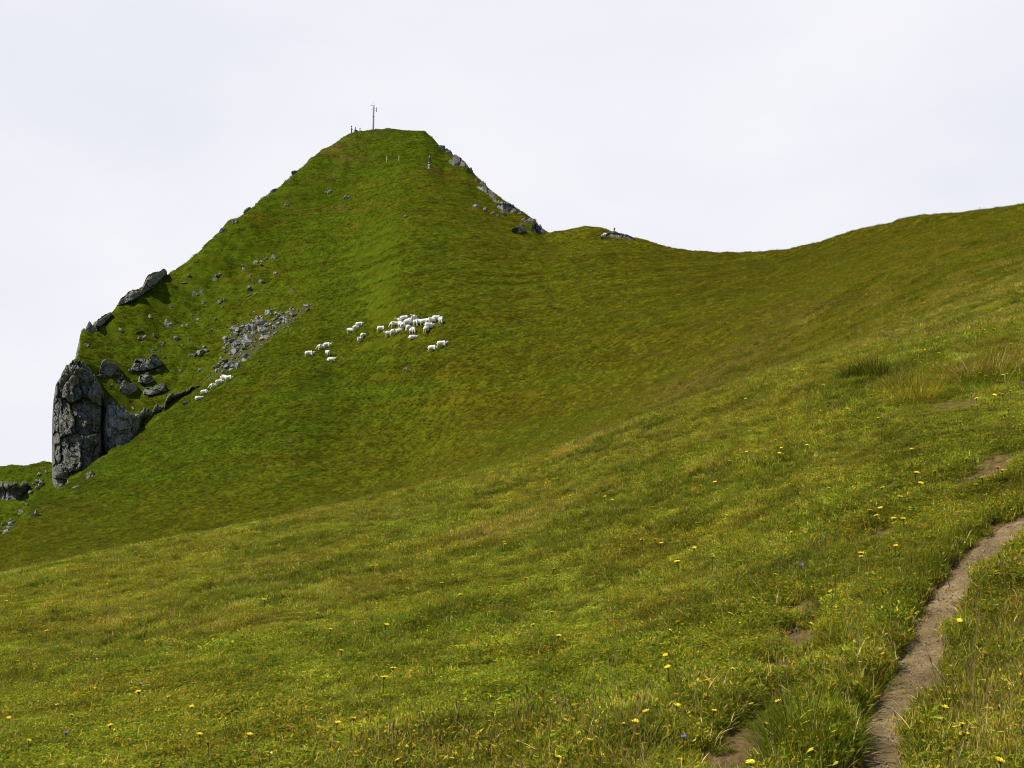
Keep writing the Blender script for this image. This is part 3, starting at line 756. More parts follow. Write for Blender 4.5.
# ------------------------------------------------------------------ grass
PAL = {'green': (0.155, 0.180, 0.012), 'deep': (0.060, 0.085, 0.008), 'olive': (0.335, 0.275, 0.016), 'yellow': (0.470, 0.375, 0.032),
       'straw': (0.58, 0.46, 0.17), 'brown': (0.215, 0.160, 0.042), 'leaf': (0.150, 0.205, 0.014), 'red': (0.13, 0.05, 0.025)}
def blades_mesh(name, n, rad, lmin, lmax, wmin, wmax, pal, seed, lean=0.6, droop=0.8, seg=3, leaves=0, stalks=0, leaf_size=0.02, head=(0.20, 0.135, 0.05), mound=False):
    rg = np.random.default_rng(seed)
    V, Fq, Ft, C = [], [], [], []
    names, wts = list(pal.keys()), np.array(list(pal.values()), float); wts /= wts.sum()
    off = 0
    for i in range(n):
        a, r = rg.uniform(0, 2 * np.pi), rad * math.sqrt(rg.uniform())
        p = np.array([math.cos(a) * r, math.sin(a) * r, -0.01])
        L, wd = rg.uniform(lmin, lmax), rg.uniform(wmin, wmax)
        az = rg.uniform(0, 2 * np.pi); el0 = np.pi / 2 - abs(rg.normal(0, lean)) * 0.6
        dr = rg.uniform(0.3, 1.0) * droop
        if mound:
            q_ = r / rad; L *= (1 - 0.55 * q_ * q_) * rg.uniform(0.7, 1.1); az = a + rg.normal(0, 0.7); el0 = np.pi / 2 - 0.15 - 0.75 * q_ * rg.uniform(0.4, 1.1); dr *= 0.6 + 0.6 * q_
        side = np.array([-math.sin(az), math.cos(az), 0])
        tw = rg.uniform(-0.5, 0.5); side = side * math.cos(tw) + np.array([0, 0, 1]) * math.sin(tw)
        col = np.array(PAL[names[rg.choice(len(names), p=wts)]]) * rg.uniform(0.75, 1.25) * np.array([rg.uniform(0.92, 1.08), 1, 1])
        for k in range(seg + 1):
            t = k / seg
            el = el0 - dr * t * 1.4
            w_ = wd * (1 - t ** 1.6) * (0.75 + 0.5 * min(1, t * 3))
            if k < seg:
                V += [p - side * w_ / 2, p + side * w_ / 2]
            else: V.append(p.copy())
            p = p + np.array([math.cos(az) * math.cos(el), math.sin(az) * math.cos(el), math.sin(el)]) * L / seg
        for k in range(seg - 1): Fq.append([off + 2 * k, off + 2 * k + 1, off + 2 * k + 3, off + 2 * k + 2])
        Ft.append([off + 2 * seg - 2, off + 2 * seg - 1, off + 2 * seg])
        m_ = 2 * seg + 1; C += [col] * m_; off += m_
    for i in range(leaves):                                # small ovate leaves held near flat
        a, r = rg.uniform(0, 2 * np.pi), rad * math.sqrt(rg.uniform())
        s = leaf_size * rg.uniform(0.6, 1.4); az = rg.uniform(0, 2 * np.pi)
        u = np.array([math.cos(az), math.sin(az), rg.uniform(-0.3, 0.5)]); v_ = np.array([-math.sin(az), math.cos(az), rg.uniform(-0.3, 0.3)])
        p = np.array([math.cos(a) * r, math.sin(a) * r, rg.uniform(0.01, lmax * 0.6)])
        nrm = np.array([0, 0, 1.0])
        V += [p, p + u * s * 0.5 + v_ * s * 0.38, p + u * s * 1.1 + nrm * s * 0.1, p + u * s * 1.7, p + u * s * 0.5 - v_ * s * 0.38]
        Fq.append([off, off + 1, off + 2, off + 4]); Ft.append([off + 1, off + 3, off + 2]); Ft.append([off + 2, off + 3, off + 4])
        base = 'leaf' if rg.uniform() < 0.7 else ('olive' if rg.uniform() < 0.6 else 'yellow')
        C += [np.array(PAL[base]) * rg.uniform(0.7, 1.3)] * 5; off += 5
    for i in range(stalks):                                # thin flowering stalks with a seed head
        a, r = rg.uniform(0, 2 * np.pi), rad * math.sqrt(rg.uniform())
        p = np.array([math.cos(a) * r, math.sin(a) * r, 0.0]); L = lmax * rg.uniform(1.0, 1.9)
        az = rg.uniform(0, 2 * np.pi); ln = rg.uniform(0, 0.3)
        d = np.array([math.cos(az) * ln, math.sin(az) * ln, 1.0]); d /= np.linalg.norm(d)
        s1 = np.array([0.0011, 0, 0]); top = p + d * L
        V += [p - s1, p + s1, top + s1, top - s1]; Fq.append([off, off + 1, off + 2, off + 3])
        C += [np.array(PAL['straw']) * 0.6] * 4; off += 4
        hw, hl = 0.0032, 0.022 + 0.012 * rg.uniform()
        for s2 in (np.array([hw, 0, 0]), np.array([0, hw, 0])):
            V += [top - d * hl * 0.5, top + s2, top + d * hl * 0.6, top - s2]; Fq.append([off, off + 1, off + 2, off + 3])
            C += [np.array(head) * rg.uniform(0.7, 1.3)] * 4; off += 4
    me = mesh_np(name, np.array(V), [np.array(Fq, int).reshape(-1, 4), np.array(Ft, int).reshape(-1, 3)], smooth=False)
    attr(me, 'bcol', np.concatenate([np.array(C), np.ones((len(C), 1))], 1), 'FLOAT_COLOR')
    return me
def proto_collection(name, meshes, material):
    c = bpy.data.collections.new(name)
    for k, me in enumerate(meshes):
        o = bpy.data.objects.new('%s_%02d' % (name, k), me); me.materials.append(material); c.objects.link(o)
    return c
def scatter(name, pts, pick, rot, scale, tint, coll):
    me = bpy.data.meshes.new(name)
    me.vertices.add(len(pts)); me.vertices.foreach_set('co', np.asarray(pts, np.float32).ravel())
    attr(me, 'pick', pick, 'INT'); attr(me, 'rot', rot, 'FLOAT_VECTOR'); attr(me, 'scl', scale, 'FLOAT_VECTOR'); attr(me, 'tint', tint, 'FLOAT_VECTOR')
    o = link(name, me)
    ng = bpy.data.node_groups.new(name, 'GeometryNodeTree')
    ng.interface.new_socket('Geometry', in_out='INPUT', socket_type='NodeSocketGeometry')
    ng.interface.new_socket('Geometry', in_out='OUTPUT', socket_type='NodeSocketGeometry')
    nn = ng.nodes
    gi, go = nn.new('NodeGroupInput'), nn.new('NodeGroupOutput')
    ci = nn.new('GeometryNodeCollectionInfo'); ci.inputs['Collection'].default_value = coll
    ci.inputs['Separate Children'].default_value = True; ci.inputs['Reset Children'].default_value = True
    ip = nn.new('GeometryNodeInstanceOnPoints'); ip.inputs['Pick Instance'].default_value = True
    def na(a, t):
        x = nn.new('GeometryNodeInputNamedAttribute'); x.data_type = t; x.inputs['Name'].default_value = a
        return [s for s in x.outputs if s.enabled and s.name == 'Attribute'][0]
    L = ng.links.new
    L(gi.outputs[0], ip.inputs['Points']); L(ci.outputs[0], ip.inputs['Instance'])
    L(na('pick', 'INT'), ip.inputs['Instance Index']); L(na('rot', 'FLOAT_VECTOR'), ip.inputs['Rotation']); L(na('scl', 'FLOAT_VECTOR'), ip.inputs['Scale'])
    L(ip.outputs[0], go.inputs[0])
    md = o.modifiers.new('scatter', 'NODES'); md.node_group = ng
    return o
HORIZ = np.maximum.accumulate((TZ - EYE) / YR[:, None], axis=0)
def visible(x, Y, margin):
    return (lookup(TZ, x, Y) + margin - EYE) / Y >= lookup(HORIZ, x, Y * 0.985) - 0.004
def sample(n, y0, y1, power, p0=-170, p1=1194):
    """points on the ground, density falling off as distance**-power"""
    e = 2 - power
    u = RNG.uniform(size=n)
    Y = (y0 ** e + u * (y1 ** e - y0 ** e)) ** (1 / e) if abs(e) > 1e-6 else y0 * (y1 / y0) ** u
    px = RNG.uniform(p0, p1, n)
    return (px - 512) / F * Y, Y

turf_mix = {'green': 2.6, 'olive': 4.6, 'yellow': 3.2, 'deep': 1.5, 'straw': 1.3, 'brown': 1.0}
lush_mix = {'green': 5, 'deep': 2.2, 'leaf': 2, 'olive': 1.5, 'straw': 0.3}
dry_mix = {'olive': 3, 'yellow': 3, 'straw': 2.2, 'brown': 2, 'green': 0.8}
protos = [blades_mesh('turf', 95, 0.085, 0.022, 0.06, 0.0022, 0.0048, turf_mix, 500 + k, lean=1.3, leaves=22, leaf_size=0.011) for k in range(4)]
protos += [blades_mesh('herb', 50, 0.08, 0.02, 0.05, 0.0025, 0.005, turf_mix, 510 + k, lean=1.4, leaves=70, leaf_size=0.012) for k in range(3)]
protos += [blades_mesh('lush', 85, 0.075, 0.035, 0.085, 0.0025, 0.005, lush_mix, 520 + k, lean=1.0, droop=0.9, seg=4, leaves=14, leaf_size=0.013) for k in range(3)]
protos += [blades_mesh('dry', 85, 0.08, 0.03, 0.075, 0.0018, 0.0038, dry_mix, 530 + k, lean=1.2, droop=0.9, leaves=8, leaf_size=0.01) for k in range(3)]
protos += [blades_mesh('seedy', 75, 0.08, 0.03, 0.07, 0.002, 0.0038, turf_mix, 540 + k, lean=1.1, leaves=8, leaf_size=0.01, stalks=1) for k in range(2)]
C_near = proto_collection('turf_clumps', protos, M_blade)
PAL.update({'v1': (0.9, 0.95, 0.8), 'v2': (1.15, 1.1, 1.0), 'v3': (1.4, 1.3, 1.9)})
vmix = {'v1': 4, 'v2': 3, 'v3': 1}
coarse = [blades_mesh('coarse', 60, 0.13, 0.03, 0.075, 0.008, 0.014, vmix, 550 + k, lean=1.3, seg=2) for k in range(4)]
coarse += [blades_mesh('coarse_tall', 50, 0.12, 0.05, 0.12, 0.006, 0.012, vmix, 560 + k, lean=0.9, seg=2) for k in range(2)]
C_far = proto_collection('far_clumps', coarse, M_blade)

def orient(n, x, Y, tilt=0.18):
    return np.stack([RNG.normal(0, tilt, n), RNG.normal(0, tilt, n), RNG.uniform(0, 6.283, n)], 1)
def tints(x, Y, amount=0.22):
    n = len(x)
    g = fbm(x / 1.6, Y / 1.6, seed=71); d = fbm(x / 0.7, Y / 0.7, seed=72)
    e_ = fbm(x / 0.32, Y / 0.32, seed=73, octaves=2)
    v = 1.06 * np.exp(RNG.normal(0, amount, n)) * (1 + 0.32 * d) * (1 + 0.38 * e_)
    return np.stack([v * (0.97 - 0.12 * g), v * (1 + 0.05 * g), v * (1 - 0.1 * g)], 1)

def near_grass():
    x, Y = sample(120000, 2.6, 34, 1.05)
    x2, Y2 = sample(50000, 3.0, 9.0, 0.6)
    x3, Y3 = sample(430000, 32, 238, 1.45, -60, 1194)
    x, Y = np.concatenate([x, x2, x3]), np.concatenate([Y, Y2, Y3])
    b = bare(x, Y)
    k = (RNG.uniform(size=len(x)) > np.minimum(b * 1.5, 0.94)) & visible(x, Y, 0.25)
    x, Y, b = x[k], Y[k], b[k]
    n = len(x)
    wet = fbm(x / 1.1, Y / 1.1, seed=61, octaves=3) + RNG.normal(0, 0.16, n)
    dry = fbm(x / 2.3, Y / 2.3, seed=62, octaves=3) + RNG.normal(0, 0.18, n) + 0.22 * sstep(16, 26, Y) - 0.12 * sstep(34, 60, Y)
    pick = RNG.integers(0, 7, n)
    pick = np.where(dry > 0.3, 10 + RNG.integers(0, 3, n), pick)
    pick = np.where((dry > 0.24) & (RNG.uniform(size=n) < 0.2), 13 + RNG.integers(0, 2, n), pick)
    pick = np.where(wet > 0.3, 7 + RNG.integers(0, 3, n), pick)
    pick = np.where(b > 0.75, 10 + RNG.integers(0, 3, n), pick)
    pick = np.where(Y > 55, np.where(RNG.uniform(size=n) < 0.15, 10 + RNG.integers(0, 3, n), RNG.integers(0, 7, n)), pick)
    # taller growth along the path edges, where boots do not tread
    dp = np.full(n, 99.0); nr_ = np.nonzero(Y < 20)[0]
    dp[nr_] = np.min(np.hypot(x[nr_, None] - PATH[None, ::4, 0], Y[nr_, None] - PATH[None, ::4, 1]) / PATH[None, ::4, 2], axis=1)
    edge = np.exp(-((dp - 1.7) / 0.6) ** 2)
    pick = np.where((edge > 0.35) & (RNG.uniform(size=n) < 0.45), 7 + RNG.integers(0, 3, n), pick)
    s = (1.0 + 0.35 * sstep(8, 22, Y) + 0.5 * sstep(30, 50, Y) + 0.9 * sstep(50, 130, Y)) * np.exp(RNG.normal(0, 0.2, n)) * (1 + 0.45 * np.clip(fbm(x / 0.9, Y / 0.9, seed=64), -0.6, 0.9)) * (1 - 0.6 * b)
    z = lookup(TZ, x, Y)
    tt = tints(x, Y); w_ = sstep(26, 46, Y)[:, None]
    tt = tt * (1 - w_) + w_ * sward(x, Y, z) / np.array([0.215, 0.195, 0.0165]) * np.exp(RNG.normal(0, 0.09, n))[:, None] * 1.5
    sl_ = np.hypot(lookup(TZ, x + 0.5, Y) - lookup(TZ, x - 0.5, Y), lookup(TZ, x, Y + 0.5) - lookup(TZ, x, Y - 0.5))
    keep = (Y < 60) | ((scree_at(x, Y) < 0.3) & (sl_ < 1.1))
    x, Y, z, pick, s, tt, edge, n = x[keep], Y[keep], z[keep], pick[keep], s[keep], tt[keep], edge[keep], int(keep.sum())
    return scatter('grass', np.stack([x, Y, z - 0.005], 1), pick, orient(n, x, Y), np.stack([s, s, s * (0.9 - 0.3 * sstep(60, 120, Y) + 0.75 * edge * (fbm(x * 1.3, Y * 1.3, seed=66) > -0.05) * (x < np.interp(Y, PATH[:, 1], PATH[:, 0])) + 0.15 * edge + 0.55 * np.clip(fbm(x / 0.35, Y / 0.35, seed=67), 0, 1))], 1), tt, C_near)
g1 = near_grass()
tag(g1, 'short mixed meadow grass and herbs in the foreground', 'grass', kind='stuff')

def far_grass():
    x, Y = sample(6000, 28, 75, 1.4)
    x2, Y2 = sample(60000, 95, 236, 1.5, -40, 1064)
    x, Y = np.concatenate([x, x2]), np.concatenate([Y, Y2])
    k = visible(x, Y, 0.2)
    x, Y = x[k], Y[k]
    dx, dy = lookup(TZ, x + 0.5, Y) - lookup(TZ, x - 0.5, Y), lookup(TZ, x, Y + 0.5) - lookup(TZ, x, Y - 0.5)
    st = np.hypot(dx, dy)
    k = (st < 1.1) & (scree_at(x, Y) < 0.35 + 0.3 * RNG.uniform(size=len(x)))
    x, Y = x[k], Y[k]
    n = len(x)
    z = lookup(TZ, x, Y)
    pick = RNG.integers(0, 4, n)
    pick = np.where((dry_at(x, Y) + RNG.normal(0, 0.2, n) > 0.3) | (RNG.uniform(size=n) < 0.06), 4 + RNG.integers(0, 2, n), pick)
    s = np.exp(RNG.normal(0, 0.22, n)) * (0.8 + 0.35 * sstep(60, 150, Y))
    t = sward(x, Y, z) * np.exp(RNG.normal(0, 0.10, n))[:, None] * 1.05
    return scatter('distant_grass', np.stack([x, Y, z - 0.01], 1), pick, orient(n, x, Y, 0.12), np.stack([s, s, s * 0.75], 1), t, C_far)
g2 = far_grass()
tag(g2, 'grazed olive green turf on the slopes of the peak', 'grass', kind='stuff')

# pebbles and crumbs of soil on the path
def pebbles():
    n = 2600
    i = RNG.integers(0, len(PATH), n); s = RNG.normal(0, 0.5, n)
    x = PATH[i, 0] + nor[i, 0] * s * PATH[i, 2] + RNG.normal(0, 0.02, n); Y = PATH[i, 1] + nor[i, 1] * s * PATH[i, 2] + RNG.normal(0, 0.02, n)
    ms = [rock_mesh('crumb', 1, 0.9, 0.65, 400 + k, sub=1, planes=10) for k in range(4)]
    m, nt, o = mat('crumbs'); nn = N(nt)
    t = nn('ShaderNodeAttribute', attribute_name='tint', attribute_type='INSTANCER').outputs['Vector']
    b_ = nn('ShaderNodeBsdfPrincipled', {'Base Color': t, 'Roughness': 0.95}); nt.links.new(b_.outputs[0], o.inputs[0])
    coll = proto_collection('crumbs', ms, m)
    sc = np.exp(RNG.normal(-4.9, 0.55, n)); sc = np.clip(sc * 0.85, 0.003, 0.013)
    v = np.exp(RNG.normal(0, 0.3, n)); warm = RNG.uniform(0, 1, n)
    t = np.stack([v * 0.22, v * (0.16 + 0.03 * warm), v * (0.09 + 0.07 * warm)], 1)
    return scatter('pebbles', np.stack([x, Y, lookup(TZ, x, Y) + 0.014], 1), RNG.integers(0, 4, n), RNG.uniform(0, 6.28, (n, 3)), np.stack([sc] * 3, 1), t, coll)
tag(pebbles(), 'small pebbles and soil crumbs scattered on the dirt path', 'pebbles', kind='stuff')

# tussocks one can tell apart
tuss = [  # px, row of the foot, height m, radius m, palette, count, label
    (806, 745, 0.44, 0.21, {'leaf': 6, 'green': 3, 'deep': 2}, 900, 'big bright green tussock on the left edge of the path'),
    (966, 712, 0.34, 0.2, {'deep': 4, 'green': 3, 'olive': 2, 'brown': 0.6}, 520, 'dark green tussock on the right edge of the path'),
    (834, 606, 0.32, 0.18, {'green': 4, 'leaf': 3, 'deep': 2, 'olive': 1}, 360, 'green tussock beside the worn brown patch left of the path'),
    (866, 690, 0.30, 0.16, {'green': 3, 'leaf': 3, 'deep': 2, 'olive': 2}, 360, 'green tussock hanging over the path above the big bright one'),
    (884, 596, 0.30, 0.18, {'green': 3, 'olive': 3, 'deep': 2}, 320, 'olive green tussock hanging over the path near its bend'),
    (850, 646, 0.36, 0.2, {'green': 4, 'olive': 3, 'deep': 2}, 460, 'tall tussock left of the path halfway up'),
    (640, 762, 0.34, 0.24, {'olive': 3, 'brown': 3, 'deep': 2, 'straw': 1}, 280, 'brownish tussock at the bottom edge of the meadow'),
    (874, 375, 0.6, 0.62, {'deep': 6, 'green': 2, 'olive': 0.7}, 900, 'dark green bushy tussock on the crest of the near shoulder'),
    (905, 388, 0.7, 0.35, {'olive': 3, 'brown': 3, 'green': 1}, 280, 'olive brown tussock just right of the dark bushy one'),
    (985, 376, 1.0, 0.45, {'olive': 4, 'brown': 3, 'straw': 1}, 320, 'tall wispy tussock near the top right of the meadow'),
    (920, 400, 0.7, 0.4, {'olive': 4, 'yellow': 2, 'brown': 1}, 260, 'long haired olive tussock below the wispy one'),
    (777, 378, 0.3, 0.22, {'deep': 3, 'brown': 2}, 160, 'small dark tussock on the crest left of the bushy one'),
    (518, 660, 0.22, 0.17, {'deep': 3, 'green': 3, 'olive': 1}, 240, 'dark green tussock in the middle of the meadow'),
    (92, 690, 0.26, 0.13, {'brown': 3, 'deep': 2, 'olive': 2}, 220, 'dark spiky tussock standing alone at the lower left'),
    (100, 578, 0.34, 0.28, {'olive': 3, 'brown': 2, 'deep': 1}, 220, 'low olive tussock near the left edge of the meadow'),
    (290, 604, 0.3, 0.22, {'deep': 3, 'brown': 2, 'olive': 2}, 220, 'dark tussock in the left half of the meadow'),
    (180, 662, 0.26, 0.2, {'brown': 3, 'olive': 3}, 200, 'brownish matted tussock left of the meadow middle'),
    (362, 535, 0.3, 0.25, {'deep': 3, 'brown': 2}, 180, 'dark low tussock beside the turf crack'),
    (1005, 640, 0.2, 0.16, {'green': 3, 'olive': 3, 'yellow': 1}, 220, 'yellow green tussock at the right edge beside the path'),
]
for k, (a, b, h, r, pal, cnt, lab) in enumerate(tuss):
    g = ground_at(a, b)
    wd = 0.0035 * max(1, g.y / 8)
    o = link('grass_tussock', blades_mesh('grass_tussock', cnt, r, h * 0.45, h, wd * 0.7, wd * 1.4, pal, 700 + k, lean=0.75, droop=0.9, seg=5, stalks=5, mound=True), M_tuss, loc=(g.x, g.y, g.z - 0.02))
    tag(o, lab, 'tussock', 'tussocks in the meadow')

# ------------------------------------------------------------------ flowers
M_petal = simple('yellow petals', (0.98, 0.72, 0.008), 0.6, 0.12, 40)
M_blue = simple('violet petals', (0.20, 0.16, 0.62), 0.6, 0.2, 40)
M_white = simple('white petals', (0.72, 0.68, 0.62), 0.6, 0.1, 40)
M_orange = simple('orange petals', (0.62, 0.16, 0.01), 0.6, 0.12, 40)
M_stem = simple('flower stalk', (0.07, 0.075, 0.02), 0.7, 0.2, 40)
def flower_parts(seed, kind):
    rg = np.random.default_rng(seed)
    V, Fq = [], []
    n, Rr = (26, 0.0165) if kind != 'bell' else (9, 0.013)
    for ring, (cnt, rr, up) in enumerate([(n, Rr, 0.0045), (n // 2, Rr * 0.62, 0.008)]):
        for i in range(cnt):
            a = 2 * math.pi * i / cnt + rg.uniform(-0.08, 0.08); L = rr * rg.uniform(0.85, 1.1)
            c, s = math.cos(a), math.sin(a); w = 0.0030 if kind != 'bell' else 0.0055
            z0 = 0.0 + ring * 0.002; z1 = up + rg.uniform(-0.0015, 0.003)
            o = len(V)
            V += [(c * 0.002 - s * w * 0.4, s * 0.002 + c * w * 0.4, z0), (c * 0.002 + s * w * 0.4, s * 0.002 - c * w * 0.4, z0),
                  (c * L + s * w * 0.5, s * L - c * w * 0.5, z1), (c * L - s * w * 0.5, s * L + c * w * 0.5, z1)]
            Fq.append([o, o + 1, o + 2, o + 3])
    return mesh_np('bloom', np.array(V), np.array(Fq), smooth=False)
def stem_mesh(h):
    V, Fq = [], []
    for k, (z, r) in enumerate([(0, 0.0016), (h * 0.5, 0.0014), (h - 0.012, 0.0014), (h - 0.010, 0.0048), (h - 0.001, 0.0052)]):
        for i in range(6):
            a = i * math.pi / 3; V.append((math.cos(a) * r + 0.006 * math.sin(z / h * 3), math.sin(a) * r, z))
    Fq = grid_faces(5, 6, wrap=True)
    return mesh_np('stalk', np.array(V), Fq, smooth=True)
blooms = {}
for kind, m_, nv in (('hawkbit', M_petal, 3), ('bell', M_blue, 2), ('daisy', M_white, 2), ('orange', M_orange, 1)):
    blooms[kind] = []
    for k in range(nv):
        b_ = flower_parts(800 + k, kind); b_.materials.append(m_); blooms[kind].append(b_)
stems = []
for h in (0.085, 0.105, 0.13):
    s_ = stem_mesh(h); s_.materials.append(M_stem); stems.append((h, s_))
def flower(px, py, kind, label, cat, group, size=1.0):
    h, sm = random.choice(stems)
    g = ground_at(px, py)
    for _ in range(3): g = ground_at(px, py + F * h * size / g.y)
    root = bpy.data.objects.new('yellow_flower' if kind == 'hawkbit' else {'bell': 'violet_flower', 'daisy': 'white_flower', 'orange': 'orange_flower'}[kind], None)
    root.empty_display_size = 0.05
    COL.objects.link(root); root.location = g; root.scale = (size, size, min(size, 1.25))
    root.rotation_euler = (0, 0, random.uniform(0, 6.28))
    tag(root, label, cat, group)
    s_ = bpy.data.objects.new('stalk', sm); COL.objects.link(s_); s_.parent = root
    b_ = bpy.data.objects.new('bloom', random.choice(blooms[kind])); COL.objects.link(b_); b_.parent = root
    b_.location = (0.0, 0, h); b_.rotation_euler = (random.gauss(0, 0.22), random.gauss(0, 0.22), random.uniform(0, 6)); b_.scale = (0.95,) * 3
def zc(x0, y0, s, pts): return [(x0 + a / s, y0 + b / s) for a, b in pts]
yel = zc(680, 320, 2.977, [(195, 224), (197, 243), (123, 257), (82, 268), (5, 281), (335, 270), (424, 288), (497, 257), (556, 315), (505, 328), (467, 336), (413, 360), (378, 366),
      (284, 346), (198, 385), (184, 389), (208, 413), (302, 378), (296, 382), (107, 442), (104, 473), (53, 457), (60, 482), (147, 412), (97, 693), (42, 663), (332, 629),
      (578, 428), (603, 491), (616, 512), (655, 512), (565, 550), (597, 553), (585, 562), (637, 583), (664, 586), (716, 468), (690, 371), (759, 426), (899, 461), (882, 478),
      (945, 421), (960, 437), (918, 328), (835, 300), (965, 268), (978, 252), (868, 252), (884, 250), (883, 224), (907, 231), (868, 214), (936, 214), (950, 212), (960, 210), (984, 208),
      (910, 160), (935, 152), (961, 157), (974, 154), (892, 146), (541, 664), (622, 676), (642, 673), (540, 704), (853, 403), (704, 433), (571, 220), (427, 183), (365, 140), (330, 175),
      (888, 22), (935, 17), (1010, 22), (960, 30), (770, 95), (740, 122), (700, 112), (830, 70), (985, 60), (1000, 95), (1015, 150), (590, 280), (443, 497), (250, 280)])
yel += zc(660, 500, 2.813, [(97, 120), (150, 150), (50, 160), (516, 238), (842, 340), (916, 433), (800, 585), (298, 631), (15, 437), (204, 476), (152, 594), (424, 348),
      (815, 702), (955, 733), (255, 740), (332, 568), (848, 632), (48, 578), (50, 344)])
yel += zc(0, 500, 2.844, [(18, 276), (84, 377), (133, 362), (409, 261), (751, 270), (903, 310), (940, 357), (163, 583), (313, 641), (81, 684), (567, 667), (709, 667), (960, 634),
      (1005, 622), (393, 524), (204, 612), (545, 588), (970, 410), (25, 620), (590, 690), (480, 560)])
yel += zc(360, 500, 2.866, [(37, 177), (136, 247), (234, 225), (288, 258), (414, 115), (430, 60), (475, 211), (555, 194), (612, 213), (551, 312), (570, 380), (497, 340), (750, 126),
      (806, 104), (846, 106), (863, 115), (910, 163), (876, 443), (789, 636), (755, 643), (820, 607), (568, 738), (107, 746), (95, 465), (372, 240), (75, 335), (882, 480), (70, 480)])
yel += zc(340, 360, 3.012, [(583, 266), (142, 387), (268, 347), (178, 443), (694, 402), (678, 413), (798, 402), (512, 484), (497, 543), (910, 530), (948, 534), (965, 540), (850, 552), (1005, 160),
      (1015, 592), (820, 410), (985, 383)])
for a, b in yel:
    g = ground_at(a, b + 5)
    side = ('yellow hawkbit in the grass beside the dirt path' if a > 840 and b > 500 else
            'yellow hawkbit in the short turf on the upper right shoulder' if a > 680 and b <= 500 else
            'yellow hawkbit in the middle of the meadow' if a > 340 else 'yellow hawkbit in the lower left meadow')
    flower(a, b, 'hawkbit', side, 'flower', 'yellow flowers in the meadow', random.uniform(0.85, 1.15) * (1.1 if g.y < 8 else 1.6))
for a, b, lab in [(684, 737, 'large violet flower at the bottom of the meadow near the bare soil'), (796, 564, 'violet flower left of the path, upper of two near the worn patch'),
                  (802, 565, 'violet flower touching its twin left of the path'), (796, 630, 'violet flower on the worn brown patch'), (825, 538, 'violet flower among the yellow ones left of the path'),
                  (607, 619, 'violet flower alone in the middle of the meadow'), (66, 733, 'violet flower in the lower left corner of the meadow'), (140, 684, 'violet flower right of the dark spiky tussock'),
                  (170, 645, 'pale violet flower above the meadow middle at left'), (430, 505, 'violet flower near the crest of the shoulder'), (1021, 383, 'blue flower at the right edge of the meadow'),
                  (964, 446, 'blue flower above the dark soil scar'), (975, 461, 'blue flower at the edge of the dark soil scar'), (946, 401, 'purple flower on the reddish bare patch')]:
    flower(a, b, 'bell', lab, 'flower', 'violet flowers in the meadow', 1.1)
for a, b, lab in [(250, 745, 'white flower beside the yellow hawkbit at bottom left'), (321, 720, 'white flower right of the lower left hawkbits'), (305, 698, 'tiny white flower above its neighbour at lower left'),
                  (534, 756, 'white flower at the bottom middle of the meadow'), (618, 618, 'white flower beside the lone violet one'), (740, 551, 'white tuft of bloom in the grass left of the path'),
                  (812, 740, 'white flower at the foot of the big green tussock'), (940, 554, 'white flower at the path bend'), (288, 600, 'white flower near the dark tussock at left'),
                  (997, 605, 'pinkish white flower right of the path'), (588, 644, 'pale pink flower in the middle of the meadow'), (180, 735, 'pale pink flower at lower left')]:
    flower(a, b, 'daisy', lab, 'flower', 'white flowers in the meadow', 0.5)
flower(288, 726, 'orange', 'orange red flower at lower left between yellow ones', 'flower', None, 0.7)

# ------------------------------------------------------------------ skinned bodies
def skin_mesh(name, verts, edges, radii, root=0, sub=1, bump=None):
    me = bpy.data.meshes.new(name + '_cage'); me.from_pydata(verts, edges, [])
    o = bpy.data.objects.new(name + '_cage', me); COL.objects.link(o)
    sk = o.modifiers.new('skin', 'SKIN'); sk.use_smooth_shade = True; sk.branch_smoothing = 0.4
    for i, r in enumerate(radii):
        d = me.skin_vertices[0].data[i]; d.radius = (r, r) if not isinstance(r, tuple) else r; d.use_root = (i == root)
    ss_ = o.modifiers.new('sub', 'SUBSURF'); ss_.levels = ss_.render_levels = sub
    dg = bpy.context.evaluated_depsgraph_get()
    out = bpy.data.meshes.new_from_object(o.evaluated_get(dg)); out.name = name
    bpy.data.objects.remove(o); bpy.data.meshes.remove(me)
    if bump:
        co = np.empty(len(out.vertices) * 3, np.float32); out.vertices.foreach_get('co', co); co = co.reshape(-1, 3)
        no = np.array([v.normal[:] for v in out.vertices])
        co += no * (bump[0] * fbm(co[:, 0] * bump[1], co[:, 1] * bump[1], co[:, 2] * bump[1], seed=5, octaves=2))[:, None]
        out.vertices.foreach_set('co', co.ravel().astype(np.float32)); out.update()
    return out
M_wool = simple('sheep wool', (0.80, 0.78, 0.72), 0.95, 0.1, 3, bump=0.6)
M_face = simple('sheep skin', (0.62, 0.56, 0.49), 0.8, 0.1, 10)
